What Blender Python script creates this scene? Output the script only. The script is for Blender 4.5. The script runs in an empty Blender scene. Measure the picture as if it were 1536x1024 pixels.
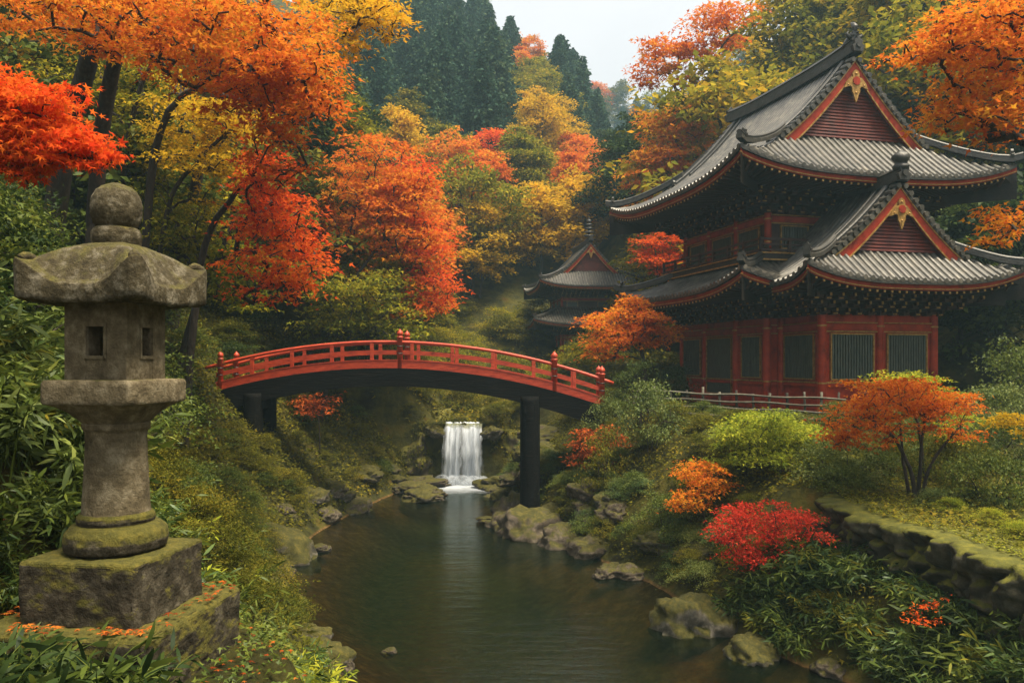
import bpy, math, random
import numpy as np
from mathutils import Vector, Matrix, noise as mnoise
R = math.radians
S = bpy.context.scene
COL = S.collection

# ------------------------------------------------------------------ camera
EYE = 5.0          # metres above the river
F = 1200.0         # focal length in photo pixels (1536 wide)
cam_d = bpy.data.cameras.new("camera")
cam = bpy.data.objects.new("camera", cam_d); COL.objects.link(cam)
cam.location = (0, 0, EYE); cam.rotation_euler = (R(90), 0, 0)
cam_d.sensor_width = 36; cam_d.lens = F / 1536 * 36
cam_d.shift_y = 28 / 1536
cam_d.clip_start = 0.1; cam_d.clip_end = 2000
S.camera = cam
# ------------------------------------------------------------------ sky
SUN_EL, SUN_AZ = R(70), R(118)     # azimuth from +Y clockwise: the light comes from behind the camera on the right
w = bpy.data.worlds.new("World"); S.world = w; w.use_nodes = True
nt = w.node_tree; nt.nodes.clear()
o_ = nt.nodes.new('ShaderNodeOutputWorld'); b_ = nt.nodes.new('ShaderNodeBackground')
sk = nt.nodes.new('ShaderNodeTexSky'); sk.sky_type = 'NISHITA'; sk.sun_disc = False
sk.sun_elevation = SUN_EL; sk.sun_rotation = SUN_AZ; sk.dust_density = 3
mx = nt.nodes.new('ShaderNodeMix'); mx.data_type = 'RGBA'; mx.inputs[0].default_value = 0.88
tc = nt.nodes.new('ShaderNodeTexCoord'); nz = nt.nodes.new('ShaderNodeTexNoise'); nz.inputs['Scale'].default_value = 2.2
nz.inputs['Detail'].default_value = 5
cr = nt.nodes.new('ShaderNodeValToRGB')
cr.color_ramp.elements[0].position = .3; cr.color_ramp.elements[0].color = (4.8, 4.7, 4.7, 1)
cr.color_ramp.elements[1].position = .7; cr.color_ramp.elements[1].color = (5.95, 5.75, 5.65, 1)
nt.links.new(tc.outputs['Generated'], nz.inputs['Vector']); nt.links.new(nz.outputs['Fac'], cr.inputs['Fac'])
nt.links.new(sk.outputs[0], mx.inputs[6]); nt.links.new(cr.outputs[0], mx.inputs[7])
nt.links.new(mx.outputs[2], b_.inputs[0]); nt.links.new(b_.outputs[0], o_.inputs[0])
b_.inputs[1].default_value = 0.1
# ------------------------------------------------------------------ sun
sd = bpy.data.lights.new("sun", 'SUN'); sd.energy = 4.6; sd.angle = R(24); sd.color = (1.0, .87, .66)
sun = bpy.data.objects.new("sun", sd); COL.objects.link(sun)
sv = Vector((math.sin(SUN_AZ) * math.cos(SUN_EL), math.cos(SUN_AZ) * math.cos(SUN_EL), math.sin(SUN_EL)))
sun.rotation_euler = sv.to_track_quat('Z', 'Y').to_euler()
S.view_settings.view_transform = 'Standard'; S.view_settings.look = 'None'
S.view_settings.exposure = 1.36; S.view_settings.gamma = 1
try:
    S.view_settings.use_curve_mapping = False
except Exception: pass
S.cycles.max_bounces = 8; S.cycles.diffuse_bounces = 3; S.cycles.glossy_bounces = 3
S.cycles.transmission_bounces = 4; S.cycles.transparent_max_bounces = 12; S.cycles.volume_bounces = 1
S.cycles.use_denoising = True

def P(px, py, Y):           # a place Y metres ahead seen in that direction
    return Vector(((px - 768) * Y / F, Y, EYE - (py - 540) * Y / F))
def interp(x, xs, ys): return float(np.interp(x, xs, ys))
def sstep(a, b, x):
    t = min(1, max(0, (x - a) / (b - a))); return t * t * (3 - 2 * t)

# ------------------------------------------------------------------ materials
def new_mat(name):
    m = bpy.data.materials.new(name); m.use_nodes = True
    n = m.node_tree.nodes; n.clear()
    return m, m.node_tree, n, m.node_tree.links
def ramp(n, stops):
    c = n.new('ShaderNodeValToRGB')
    el = c.color_ramp.elements
    while len(el) < len(stops): el.new(.5)
    for e, (p, col) in zip(el, stops): e.position = p; e.color = (*col, 1)
    return c
def noise_node(n, l, scale, detail=5, rough=.6, vec=None):
    t = n.new('ShaderNodeTexNoise'); t.inputs['Scale'].default_value = scale
    t.inputs['Detail'].default_value = detail; t.inputs['Roughness'].default_value = rough
    if vec is not None: l.new(vec, t.inputs['Vector'])
    return t
def surf(name, stops, scale=4, rough=.6, metal=0, bump=.2, bscale=20, stretch=None, spec=.4):
    m, t, n, l = new_mat(name)
    out = n.new('ShaderNodeOutputMaterial'); p = n.new('ShaderNodeBsdfPrincipled')
    co = n.new('ShaderNodeTexCoord'); v = co.outputs['Object']
    if stretch:
        mp = n.new('ShaderNodeMapping'); mp.inputs['Scale'].default_value = stretch
        l.new(v, mp.inputs['Vector']); v = mp.outputs[0]
    nn = noise_node(n, l, scale, 6, .65, v); c = ramp(n, stops)
    l.new(nn.outputs['Fac'], c.inputs[0]); l.new(c.outputs[0], p.inputs['Base Color'])
    p.inputs['Roughness'].default_value = rough; p.inputs['Metallic'].default_value = metal
    p.inputs['Specular IOR Level'].default_value = spec
    if bump:
        n2 = noise_node(n, l, bscale, 6, .6, v); b = n.new('ShaderNodeBump'); b.inputs['Strength'].default_value = bump
        b.inputs['Distance'].default_value = .03
        l.new(n2.outputs['Fac'], b.inputs['Height']); l.new(b.outputs[0], p.inputs['Normal'])
    l.new(p.outputs[0], out.inputs[0])
    return m
def mossy(name, stone, moss, amount=.5, scale=5, bump=.6, bscale=18, updep=.55):
    m, t, n, l = new_mat(name)
    out = n.new('ShaderNodeOutputMaterial'); p = n.new('ShaderNodeBsdfPrincipled')
    co = n.new('ShaderNodeTexCoord'); v = co.outputs['Object']
    n1 = noise_node(n, l, scale * 2.5, 8, .7, v); c1 = ramp(n, stone); l.new(n1.outputs['Fac'], c1.inputs[0])
    n2 = noise_node(n, l, scale * 4, 8, .75, v); c2 = ramp(n, moss); l.new(n2.outputs['Fac'], c2.inputs[0])
    g = n.new('ShaderNodeNewGeometry'); sx = n.new('ShaderNodeSeparateXYZ'); l.new(g.outputs['Normal'], sx.inputs[0])
    n3 = noise_node(n, l, scale * .8, 9, .7, v)
    ma = n.new('ShaderNodeMath'); ma.operation = 'MULTIPLY_ADD'
    l.new(sx.outputs['Z'], ma.inputs[0]); ma.inputs[1].default_value = updep * .5; l.new(n3.outputs['Fac'], ma.inputs[2])
    mr = n.new('ShaderNodeMapRange'); mr.inputs['From Min'].default_value = .92 - amount * .6; mr.inputs['From Max'].default_value = 1.05 - amount * .6
    l.new(ma.outputs[0], mr.inputs['Value'])
    mix = n.new('ShaderNodeMix'); mix.data_type = 'RGBA'
    l.new(mr.outputs[0], mix.inputs[0]); l.new(c1.outputs[0], mix.inputs[6]); l.new(c2.outputs[0], mix.inputs[7])
    l.new(mix.outputs[2], p.inputs['Base Color']); p.inputs['Roughness'].default_value = .85
    p.inputs['Specular IOR Level'].default_value = .25
    nb = noise_node(n, l, bscale, 8, .7, v); b = n.new('ShaderNodeBump'); b.inputs['Strength'].default_value = bump
    b.inputs['Distance'].default_value = .04
    l.new(nb.outputs['Fac'], b.inputs['Height']); l.new(b.outputs[0], p.inputs['Normal'])
    l.new(p.outputs[0], out.inputs[0])
    return m
def foliage(name, stops, trans=.35, nscale=.8, gloss=0.0):
    m, t, n, l = new_mat(name)
    out = n.new('ShaderNodeOutputMaterial')
    co = n.new('ShaderNodeTexCoord'); g = n.new('ShaderNodeNewGeometry'); oi = n.new('ShaderNodeObjectInfo')
    nn = noise_node(n, l, nscale, 2, .5, co.outputs['Object'])
    a = n.new('ShaderNodeMath'); a.operation = 'MULTIPLY_ADD'; a.inputs[1].default_value = 1.3; a.inputs[2].default_value = -.25
    l.new(nn.outputs['Fac'], a.inputs[0])
    b = n.new('ShaderNodeMath'); b.operation = 'MULTIPLY_ADD'; b.inputs[1].default_value = .62
    l.new(g.outputs['Random Per Island'], b.inputs[0]); l.new(a.outputs[0], b.inputs[2])
    c0 = n.new('ShaderNodeMath'); c0.operation = 'MULTIPLY_ADD'; c0.inputs[1].default_value = .3
    l.new(oi.outputs['Random'], c0.inputs[0]); l.new(b.outputs[0], c0.inputs[2])
    d = n.new('ShaderNodeMath'); d.operation = 'ADD'; d.inputs[1].default_value = -.43; l.new(c0.outputs[0], d.inputs[0])
    c = ramp(n, stops); l.new(d.outputs[0], c.inputs[0])
    df = n.new('ShaderNodeBsdfDiffuse'); tr = n.new('ShaderNodeBsdfTranslucent'); mxx = n.new('ShaderNodeMixShader')
    mxx.inputs[0].default_value = trans
    l.new(c.outputs[0], df.inputs[0]); l.new(c.outputs[0], tr.inputs[0])
    l.new(df.outputs[0], mxx.inputs[1]); l.new(tr.outputs[0], mxx.inputs[2])
    last = mxx.outputs[0]
    if gloss:
        gl = n.new('ShaderNodeBsdfGlossy'); gl.inputs['Roughness'].default_value = .45; gl.inputs[0].default_value = (.9, .95, 1, 1)
        m2 = n.new('ShaderNodeMixShader'); m2.inputs[0].default_value = gloss
        l.new(last, m2.inputs[1]); l.new(gl.outputs[0], m2.inputs[2]); last = m2.outputs[0]
    l.new(last, out.inputs[0])
    return m

M = {}
M['tile'] = surf('roof_tile', [(.3, (.022, .020, .015)), (.5, (.060, .054, .043)), (.66, (.14, .125, .098)), (.8, (.17, .14, .08))], 2.6, .4, 0, .3, 14, spec=.6)
M['ridge'] = surf('ridge_tile', [(.3, (.014, .013, .011)), (.6, (.04, .037, .031)), (.8, (.12, .105, .075))], 3, .5, 0, .5, 12, spec=.5)
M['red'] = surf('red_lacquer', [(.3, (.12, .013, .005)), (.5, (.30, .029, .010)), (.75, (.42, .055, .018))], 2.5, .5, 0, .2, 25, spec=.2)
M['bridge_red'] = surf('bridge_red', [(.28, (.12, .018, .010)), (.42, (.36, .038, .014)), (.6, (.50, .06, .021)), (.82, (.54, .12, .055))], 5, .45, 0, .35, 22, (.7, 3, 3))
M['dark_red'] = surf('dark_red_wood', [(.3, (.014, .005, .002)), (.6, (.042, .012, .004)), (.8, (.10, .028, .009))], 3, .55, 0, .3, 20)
M['louvre'] = surf('louvre_red', [(.3, (.06, .009, .005)), (.55, (.15, .02, .009)), (.8, (.22, .035, .014))], 3, .5, 0, .2, 20)
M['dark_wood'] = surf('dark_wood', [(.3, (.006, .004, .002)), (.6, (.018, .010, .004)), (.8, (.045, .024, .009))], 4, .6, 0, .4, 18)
M['gold'] = surf('worn_gold', [(.3, (.12, .06, .014)), (.5, (.36, .20, .05)), (.75, (.55, .35, .11))], 9, .42, .45, .3, 30)
M['black'] = surf('black_timber', [(.3, (.002, .002, .002)), (.55, (.005, .005, .0045)), (.75, (.022, .018, .013))], 3, .75, 0, .9, 8, (.4, 5, 5), spec=.08)
M['shutter'] = surf('shutter_green', [(.3, (.026, .036, .028)), (.5, (.06, .076, .06)), (.72, (.12, .13, .10))], 3, .6, 0, .4, 12, (9, 9, .8))
M['bark'] = surf('bark', [(.3, (.012, .009, .006)), (.55, (.035, .026, .018)), (.8, (.075, .06, .045))], 5, .85, 0, .8, 14, (2, 2, .6))
M['pale_bark'] = surf('grey_bark', [(.3, (.03, .024, .018)), (.55, (.075, .06, .045)), (.8, (.13, .11, .085))], 5, .85, 0, .7, 14, (2, 2, .6))
M['bamboo'] = surf('weathered_bamboo', [(.3, (.03, .026, .016)), (.55, (.09, .08, .052)), (.8, (.22, .2, .15))], 6, .6, 0, .4, 16)
MOSS = [(.25, (.016, .018, .004)), (.5, (.05, .047, .009)), (.75, (.125, .10, .018))]
M['lantern'] = mossy('lantern_stone', [(.25, (.035, .027, .013)), (.5, (.13, .103, .058)), (.72, (.29, .245, .16))], [(.25, (.03, .03, .008)), (.5, (.09, .08, .02)), (.75, (.2, .16, .045))], .3, 4, .7, 30)
M['lantern_cap'] = mossy('lantern_cap_stone', [(.25, (.02, .016, .008)), (.5, (.068, .054, .026)), (.74, (.27, .24, .175))], [(.25, (.03, .03, .008)), (.5, (.085, .075, .018)), (.75, (.19, .15, .04))], .48, 5, .8, 30)
M['lantern_moss'] = mossy('mossy_base_stone', [(.25, (.014, .012, .007)), (.5, (.042, .034, .020)), (.72, (.15, .13, .09))], [(.25, (.025, .027, .006)), (.5, (.085, .078, .013)), (.75, (.18, .145, .024))], .66, 4, .9, 22, 1.35)
M['rock'] = mossy('river_rock', [(.25, (.02, .016, .011)), (.5, (.07, .055, .038)), (.75, (.2, .165, .125))], MOSS, .38, 1.6, .9, 6, .75)
M['moss_rock'] = mossy('mossy_rock', [(.25, (.03, .026, .018)), (.5, (.09, .08, .06)), (.75, (.25, .22, .18))], MOSS, .68, 1.4, .9, 6, .7)
M['wall_stone'] = mossy('wall_stone', [(.25, (.02, .019, .011)), (.5, (.055, .05, .03)), (.75, (.15, .13, .085))], [(.25, (.03, .034, .006)), (.5, (.085, .085, .012)), (.75, (.2, .175, .02))], .5, 1.2, 1, 5, 1.1)
M['cliff'] = mossy('cliff_rock', [(.25, (.018, .015, .009)), (.5, (.05, .04, .024)), (.75, (.12, .10, .06))], [(.25, (.03, .034, .006)), (.5, (.09, .085, .014)), (.75, (.18, .15, .022))], .6, .8, 1, 3, .8)

# leaf colours
OR = lambda k=1: [(.0, (.40 * k, .065 * k, .012)), (.3, (.60 * k, .14 * k, .018)), (.55, (.64 * k, .21 * k, .02)), (.8, (.62 * k, .29 * k, .025)), (1, (.48 * k, .30 * k, .03))]
L = {}
L['orange'] = foliage('orange_leaves', OR(), .48, .5)
L['redorange'] = foliage('red_orange_leaves', [(0, (.40, .04, .012)), (.35, (.64, .085, .018)), (.65, (.70, .15, .02)), (1, (.68, .25, .025))], .48, .5)
L['scarlet'] = foliage('scarlet_leaves', [(0, (.46, .03, .010)), (.35, (.64, .055, .014)), (.65, (.70, .09, .018)), (1, (.70, .17, .02))], .48, .5)
L['red'] = foliage('red_leaves', [(0, (.36, .022, .012)), (.4, (.58, .05, .028)), (.7, (.68, .085, .04)), (1, (.70, .14, .04))], .35, .9)
L['yellow'] = foliage('yellow_leaves', [(0, (.22, .16, .014)), (.3, (.46, .29, .018)), (.6, (.62, .38, .022)), (1, (.64, .31, .02))], .48, .4)
L['yellowgreen'] = foliage('yellow_green_leaves', [(0, (.075, .095, .012)), (.35, (.18, .185, .017)), (.65, (.33, .27, .02)), (1, (.50, .32, .022))], .36, .5)
L['olive'] = foliage('olive_leaves', [(0, (.04, .05, .010)), (.4, (.10, .105, .016)), (.7, (.18, .155, .02)), (1, (.28, .2, .022))], .33, .5)
L['green'] = foliage('green_leaves', [(0, (.034, .054, .012)), (.4, (.08, .112, .019)), (.7, (.13, .155, .024)), (1, (.22, .2, .03))], .32, .5, .008)
L['darkgreen'] = foliage('dark_green_leaves', [(0, (.014, .026, .008)), (.4, (.030, .052, .014)), (.7, (.054, .078, .018)), (1, (.09, .10, .022))], .28, .5, .005)
L['conifer'] = foliage('conifer_needles', [(0, (.020, .045, .034)), (.4, (.042, .082, .054)), (.7, (.07, .115, .062)), (1, (.11, .14, .06))], .15, .3)  # needles paler and bluer, part of the distant haze put into their colour
L['lime'] = foliage('lime_leaves', [(0, (.10, .14, .018)), (.35, (.24, .28, .028)), (.65, (.36, .36, .034)), (1, (.46, .38, .036))], .36, .9)
L['sage'] = foliage('grey_green_leaves', [(0, (.04, .062, .016)), (.4, (.10, .135, .032)), (.7, (.165, .195, .045)), (1, (.25, .25, .055))], .3, .8, .01)
L['fern'] = foliage('fern_leaves', [(0, (.030, .062, .014)), (.4, (.07, .12, .026)), (.7, (.125, .18, .04)), (1, (.21, .22, .05))], .3, .8, .02)
L['rust'] = foliage('rust_leaves', [(0, (.2, .04, .014)), (.4, (.40, .085, .02)), (.7, (.5, .13, .03)), (1, (.4, .18, .03))], .35, .9)
L['cover'] = foliage('ground_cover_leaves', [(0, (.035, .042, .008)), (.4, (.10, .10, .014)), (.7, (.18, .155, .02)), (1, (.26, .175, .022))], .25, .35)
L['fallen'] = foliage('fallen_leaves', [(0, (.10, .02, .008)), (.35, (.28, .06, .012)), (.7, (.42, .13, .02)), (1, (.40, .22, .03))], .1, .9)

# ------------------------------------------------------------------ mesh helpers
def link(o, parent=None):
    COL.objects.link(o)
    if parent is not None: o.parent = parent
    return o
def tag(o, label=None, cat=None, group=None, kind=None):
    if label: o['label'] = label
    if cat: o['category'] = cat
    if group: o['group'] = group
    if kind: o['kind'] = kind
    return o
def empty(name, loc, rz=0, sc=1):
    o = bpy.data.objects.new(name, None); COL.objects.link(o)
    o.location = loc; o.rotation_euler = (0, 0, rz); o.scale = (sc, sc, sc); o.empty_display_size = .2
    return o
class MB:
    def __init__(s): s.v = []; s.f = []
    def add(s, vs, fs):
        k = len(s.v); s.v += [tuple(a) for a in vs]; s.f += [tuple(i + k for i in f) for f in fs]
    def poly(s, *vs): s.add(vs, [tuple(range(len(vs)))])
    def obox(s, c, ax, ay, az):      # half axes
        c, ax, ay, az = Vector(c), Vector(ax), Vector(ay), Vector(az)
        vs = [c + i * ax + j * ay + k * az for i in (-1, 1) for j in (-1, 1) for k in (-1, 1)]
        s.add(vs, [(0, 1, 3, 2), (4, 6, 7, 5), (0, 4, 5, 1), (2, 3, 7, 6), (0, 2, 6, 4), (1, 5, 7, 3)])
    def box(s, x0, x1, y0, y1, z0, z1):
        s.obox(((x0 + x1) / 2, (y0 + y1) / 2, (z0 + z1) / 2), ((x1 - x0) / 2, 0, 0), (0, (y1 - y0) / 2, 0), (0, 0, (z1 - z0) / 2))
    def bar(s, a, b, wd, h, up=(0, 0, 1)):
        a, b = Vector(a), Vector(b); d = b - a
        if d.length < 1e-6: return
        x = d / 2; sd = d.cross(Vector(up)).normalized(); u = sd.cross(d).normalized()
        s.obox((a + b) / 2, x, sd * wd / 2, u * h / 2)
    def tube(s, pts, rad, n=8, cap=True):
        pts = [Vector(p) for p in pts]
        if not hasattr(rad, '__len__'): rad = [rad] * len(pts)
        rad = [float(q) for q in rad]
        rings = []; up = Vector((0.13, 0.05, 1)).normalized()
        for i, p in enumerate(pts):
            d = (pts[min(i + 1, len(pts) - 1)] - pts[max(i - 1, 0)])
            if d.length < 1e-9: d = Vector((0, 0, 1))
            d.normalize()
            a = d.cross(up)
            if a.length < .05: a = d.cross(Vector((1, 0, 0)))
            a.normalize(); b = d.cross(a)
            rings.append([p + rad[i] * (math.cos(2 * math.pi * k / n) * a + math.sin(2 * math.pi * k / n) * b) for k in range(n)])
        vs = [q for r in rings for q in r]; fs = []
        for i in range(len(pts) - 1):
            for k in range(n):
                k2 = (k + 1) % n
                fs.append((i * n + k, i * n + k2, (i + 1) * n + k2, (i + 1) * n + k))
        if cap:
            fs.append(tuple(range(n - 1, -1, -1))); fs.append(tuple((len(pts) - 1) * n + k for k in range(n)))
        s.add(vs, fs)
    def lathe(s, prof, n=32, c=(0, 0, 0)):
        vs = []; fs = []
        for r, z in prof:
            vs += [(c[0] + r * math.cos(2 * math.pi * k / n), c[1] + r * math.sin(2 * math.pi * k / n), c[2] + z) for k in range(n)]
        for i in range(len(prof) - 1):
            for k in range(n):
                k2 = (k + 1) % n
                fs.append((i * n + k, i * n + k2, (i + 1) * n + k2, (i + 1) * n + k))
        fs.append(tuple(range(n - 1, -1, -1))); fs.append(tuple((len(prof) - 1) * n + k for k in range(n)))
        s.add(vs, fs)
    def strip(s, rows):              # grid of rows of points
        n = len(rows[0]); vs = [p for r in rows for p in r]
        s.add(vs, [(i * n + k, i * n + k + 1, (i + 1) * n + k + 1, (i + 1) * n + k) for i in range(len(rows) - 1) for k in range(n - 1)])
    def build(s, name, mat, parent=None, smooth=False, bevel=0, loc=None):
        me = bpy.data.meshes.new(name); me.from_pydata(s.v, [], s.f); me.update()
        if mat: me.materials.append(mat)
        if smooth: me.polygons.foreach_set('use_smooth', [True] * len(me.polygons))
        o = link(bpy.data.objects.new(name, me), parent)
        if loc: o.location = loc
        if bevel:
            b = o.modifiers.new('bevel', 'BEVEL'); b.width = bevel; b.segments = 3; b.limit_method = 'ANGLE'
        return o

# ------------------------------------------------------------------ terrain
YL = [-40, 0, 4.4, 8, 12.8, 16.7, 20, 23, 27.3, 31.6, 33.2, 40, 60, 100, 300]
XL = [1.5, 1.1, .9, -.8, -2.8, -4.9, -5.6, -5.7, -5.1, -4.0, -3.1, -2.6, 0, 9, 40]
YR = [-40, 8, 12.4, 14.3, 17.6, 19.4, 23, 27.3, 31, 33, 40, 60, 100, 300]
XR = [6.2, 5.8, 5.3, 4.0, 3.3, 2.5, 1.2, -.1, -.6, -.9, 1, 5, 15, 50]
WY = [0, 10.8, 12.7, 14.3, 15.6, 16.8]; WX = [7.2, 6.95, 6.7, 6.35, 6.3, 6.6]
AX = [-120, -60, -26, -9, -5, -.8, 6, 9.3, 12, 15.5, 18, 21, 28, 45, 90]
AZ = [64, 62, 55, 49, 47, 46, 43, 40, 35, 25, 14, 12, 14, 26, 50]
def nse(x, y, s, seed=0): return mnoise.noise(Vector((x * s + seed, y * s - seed * 1.7, seed * .37)))
LAN = (-2.2, 4.45)      # the lantern's spot
def ground(x, y):
    xl, xr = interp(y, YL, XL), interp(y, YR, XR)
    st = sstep(32.4, 32.9, y)
    base = st * (2.42 + .05 * max(0, y - 33))
    if xl <= x <= xr:
        d = min(x - xl, xr - x); z = base - min(1.0, .45 * d) * (1 - st * .8) + .05 * nse(x, y, .8, 3)
    elif x < xl:
        s = xl - x
        z = base + (1.12 * s if s < 10 else 11.2 + .75 * (s - 10))
        z += min(1, s * .6) * (.35 * nse(x, y, .45, 1) + .15 * nse(x, y, 1.3, 2))
        z = min(z, 60)
    else:
        s = x - xr
        T = interp(y, [0, 17, 24], [2.2, 2.25, 3.35])
        if y < 16.8:
            wx = interp(y, WY, WX)
            z = T if x > wx + .12 else min(1.15, .9 * s)
            z += .05 * nse(x, y, .8, 5)
        else:
            a = (1.7 * s if s < .7 else 1.19 + .8 * (s - .7)) if y > 20 else .95 * s; z = base * .6 + min(a, T) + .12 * nse(x, y, .6, 5) * min(1, s)
        p = (x - 15) * .6 + (y - 38) * .8
        p = min(p, max(6, 14 + (x - 10) * .9))
        if p > 0: z += .85 * p * sstep(0, 4, p)
        z += max(0, x - 17) * .45
        z = min(z, 60)
    if y > 36:
        a = interp(x * 115 / max(y, 70), AX, AZ)
        rr = min(1.0, (y - 36) / 79) * (1 if y < 130 else max(.5, 1 - (y - 130) / 120))
        z = max(z, a * rr + 1.2 * nse(x, y, .08, 7))
        if y > 150:                       # a farther ridge closes the valley
            z = max(z, 70 * sstep(150, 220, y) + 6 * nse(x, y, .03, 9))
    if y < 9 and x < 1:                   # level spot for the lantern
        k = 1 - sstep(.75, 1.7, math.hypot(x - LAN[0], (y - LAN[1])))
        z = z * (1 - k) + 3.3 * k
    return z
def axis(segs):
    out = []
    for a, b, st in segs: out += list(np.arange(a, b, st))
    return out
gx = axis([(-130, -40, 6), (-40, -14, 1.2), (-14, 14, .3), (14, 40, 1.2), (40, 170, 6)])
gy = axis([(-40, 0, 2.5), (0, 34, .3), (34, 60, .8), (60, 130, 2.5), (130, 320, 7)])
g = MB(); g.strip([[(x, y, ground(x, y)) for x in gx] for y in gy])
m, t, n, l = new_mat('forest_floor')
out = n.new('ShaderNodeOutputMaterial'); p = n.new('ShaderNodeBsdfPrincipled'); co = n.new('ShaderNodeTexCoord')
n1 = noise_node(n, l, 1.1, 9, .7, co.outputs['Object'])
c1 = ramp(n, [(.3, (.014, .011, .006)), (.45, (.035, .036, .009)), (.58, (.075, .068, .012)), (.75, (.11, .055, .014))]); l.new(n1.outputs['Fac'], c1.inputs[0])
n2 = noise_node(n, l, 4, 8, .7, co.outputs['Object'])
c2 = ramp(n, [(.3, (.04, .022, .008)), (.5, (.13, .07, .022)), (.7, (.30, .18, .07))]); l.new(n2.outputs['Fac'], c2.inputs[0])
sx = n.new('ShaderNodeSeparateXYZ'); l.new(co.outputs['Object'], sx.inputs[0])
mr = n.new('ShaderNodeMapRange'); mr.inputs['From Min'].default_value = 0; mr.inputs['From Max'].default_value = .06; l.new(sx.outputs['Z'], mr.inputs['Value'])
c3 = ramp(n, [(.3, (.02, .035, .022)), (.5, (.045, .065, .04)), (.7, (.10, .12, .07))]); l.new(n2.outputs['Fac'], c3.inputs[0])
mr3 = n.new('ShaderNodeMapRange'); mr3.inputs['From Min'].default_value = -.95; mr3.inputs['From Max'].default_value = -.35; l.new(sx.outputs['Z'], mr3.inputs['Value'])  # algae green bed, darkened with depth for light lost in deep water
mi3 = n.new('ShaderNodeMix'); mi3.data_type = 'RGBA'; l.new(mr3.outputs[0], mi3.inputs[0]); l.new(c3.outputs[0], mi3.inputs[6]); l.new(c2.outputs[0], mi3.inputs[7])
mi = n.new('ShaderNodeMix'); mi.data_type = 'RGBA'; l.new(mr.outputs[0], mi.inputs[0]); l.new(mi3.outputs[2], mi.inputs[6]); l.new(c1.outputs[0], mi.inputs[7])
l.new(mi.outputs[2], p.inputs['Base Color']); p.inputs['Roughness'].default_value = .95; p.inputs['Specular IOR Level'].default_value = .15
nb = noise_node(n, l, 3.5, 9, .75, co.outputs['Object']); bb = n.new('ShaderNodeBump'); bb.inputs['Strength'].default_value = 1; bb.inputs['Distance'].default_value = .15
l.new(nb.outputs['Fac'], bb.inputs['Height']); l.new(bb.outputs[0], p.inputs['Normal']); l.new(p.outputs[0], out.inputs[0])
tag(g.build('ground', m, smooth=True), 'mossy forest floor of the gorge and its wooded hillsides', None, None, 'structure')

# ------------------------------------------------------------------ river
m, t, n, l = new_mat('river_water')
out = n.new('ShaderNodeOutputMaterial'); co = n.new('ShaderNodeTexCoord')
mp = n.new('ShaderNodeMapping'); mp.inputs['Scale'].default_value = (.55, 2.4, 1); l.new(co.outputs['Object'], mp.inputs[0])
nb = noise_node(n, l, 1.2, 7, .62, mp.outputs[0]); bb = n.new('ShaderNodeBump'); bb.inputs['Strength'].default_value = .2; bb.inputs['Distance'].default_value = .12
l.new(nb.outputs['Fac'], bb.inputs['Height'])
gl = n.new('ShaderNodeBsdfGlossy'); gl.inputs['Roughness'].default_value = .10; gl.inputs[0].default_value = (.85, .92, .86, 1)
l.new(bb.outputs[0], gl.inputs['Normal'])
tr = n.new('ShaderNodeBsdfTransparent'); tr.inputs[0].default_value = (.46, .44, .25, 1)
df = n.new('ShaderNodeBsdfDiffuse')
n2 = noise_node(n, l, .35, 4, .6, co.outputs['Object'])
c2 = ramp(n, [(.35, (.005, .014, .009)), (.6, (.010, .018, .009)), (.75, (.022, .018, .007))]); l.new(n2.outputs['Fac'], c2.inputs[0]); l.new(c2.outputs[0], df.inputs[0])
m1 = n.new('ShaderNodeMixShader'); m1.inputs[0].default_value = .25; l.new(tr.outputs[0], m1.inputs[1]); l.new(df.outputs[0], m1.inputs[2])
fr = n.new('ShaderNodeFresnel'); fr.inputs[0].default_value = 1.33; l.new(bb.outputs[0], fr.inputs['Normal'])
m2 = n.new('ShaderNodeMixShader'); l.new(fr.outputs[0], m2.inputs[0]); l.new(m1.outputs[0], m2.inputs[1]); l.new(gl.outputs[0], m2.inputs[2])
l.new(m2.outputs[0], out.inputs[0]); M['water'] = m
b = MB(); b.poly((-8, -38, 0), (8, -38, 0), (8, 32.75, 0), (-8, 32.75, 0))
tag(b.build('river', M['water']), 'dark smooth river winding through the gorge', None, None, 'structure')
b = MB(); b.poly((-3.3, 32.3, 2.44), (-.7, 32.3, 2.44), (1.2, 40, 2.5), (-3, 40, 2.5))
tag(b.build('stream', M['water']), 'shallow stream above the waterfall lip', None, None, 'structure')

# ------------------------------------------------------------------ rocks
def rock_mesh(seed, mat, sq_=.62):
    import bmesh
    bm = bmesh.new(); bmesh.ops.create_icosphere(bm, subdivisions=4, radius=1)
    for v in bm.verts:
        c = v.co.copy(); o = Vector((seed * 7.3, seed * 3.1, seed))
        d = .32 * mnoise.noise(c * .9 + o) + .26 * mnoise.noise(c * 1.9 + o) + .13 * mnoise.noise(c * 4.5 + o) + .06 * mnoise.noise(c * 10 + o)
        f = abs(mnoise.noise(c * 1.3 + o * 2)); d -= .18 * max(0, .12 - f) / .12
        v.co = c * (1 + d); v.co.z *= sq_
    me = bpy.data.meshes.new('rock'); bm.to_mesh(me); bm.free()
    me.polygons.foreach_set('use_smooth', [True] * len(me.polygons)); me.materials.append(mat)
    return me
RK = [rock_mesh(i + 1, M['rock'], .6 + .05 * (i % 3)) for i in range(7)]
RM = [rock_mesh(i + 21, M['moss_rock'], .68) for i in range(5)]
rng = random.Random(11)
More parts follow.
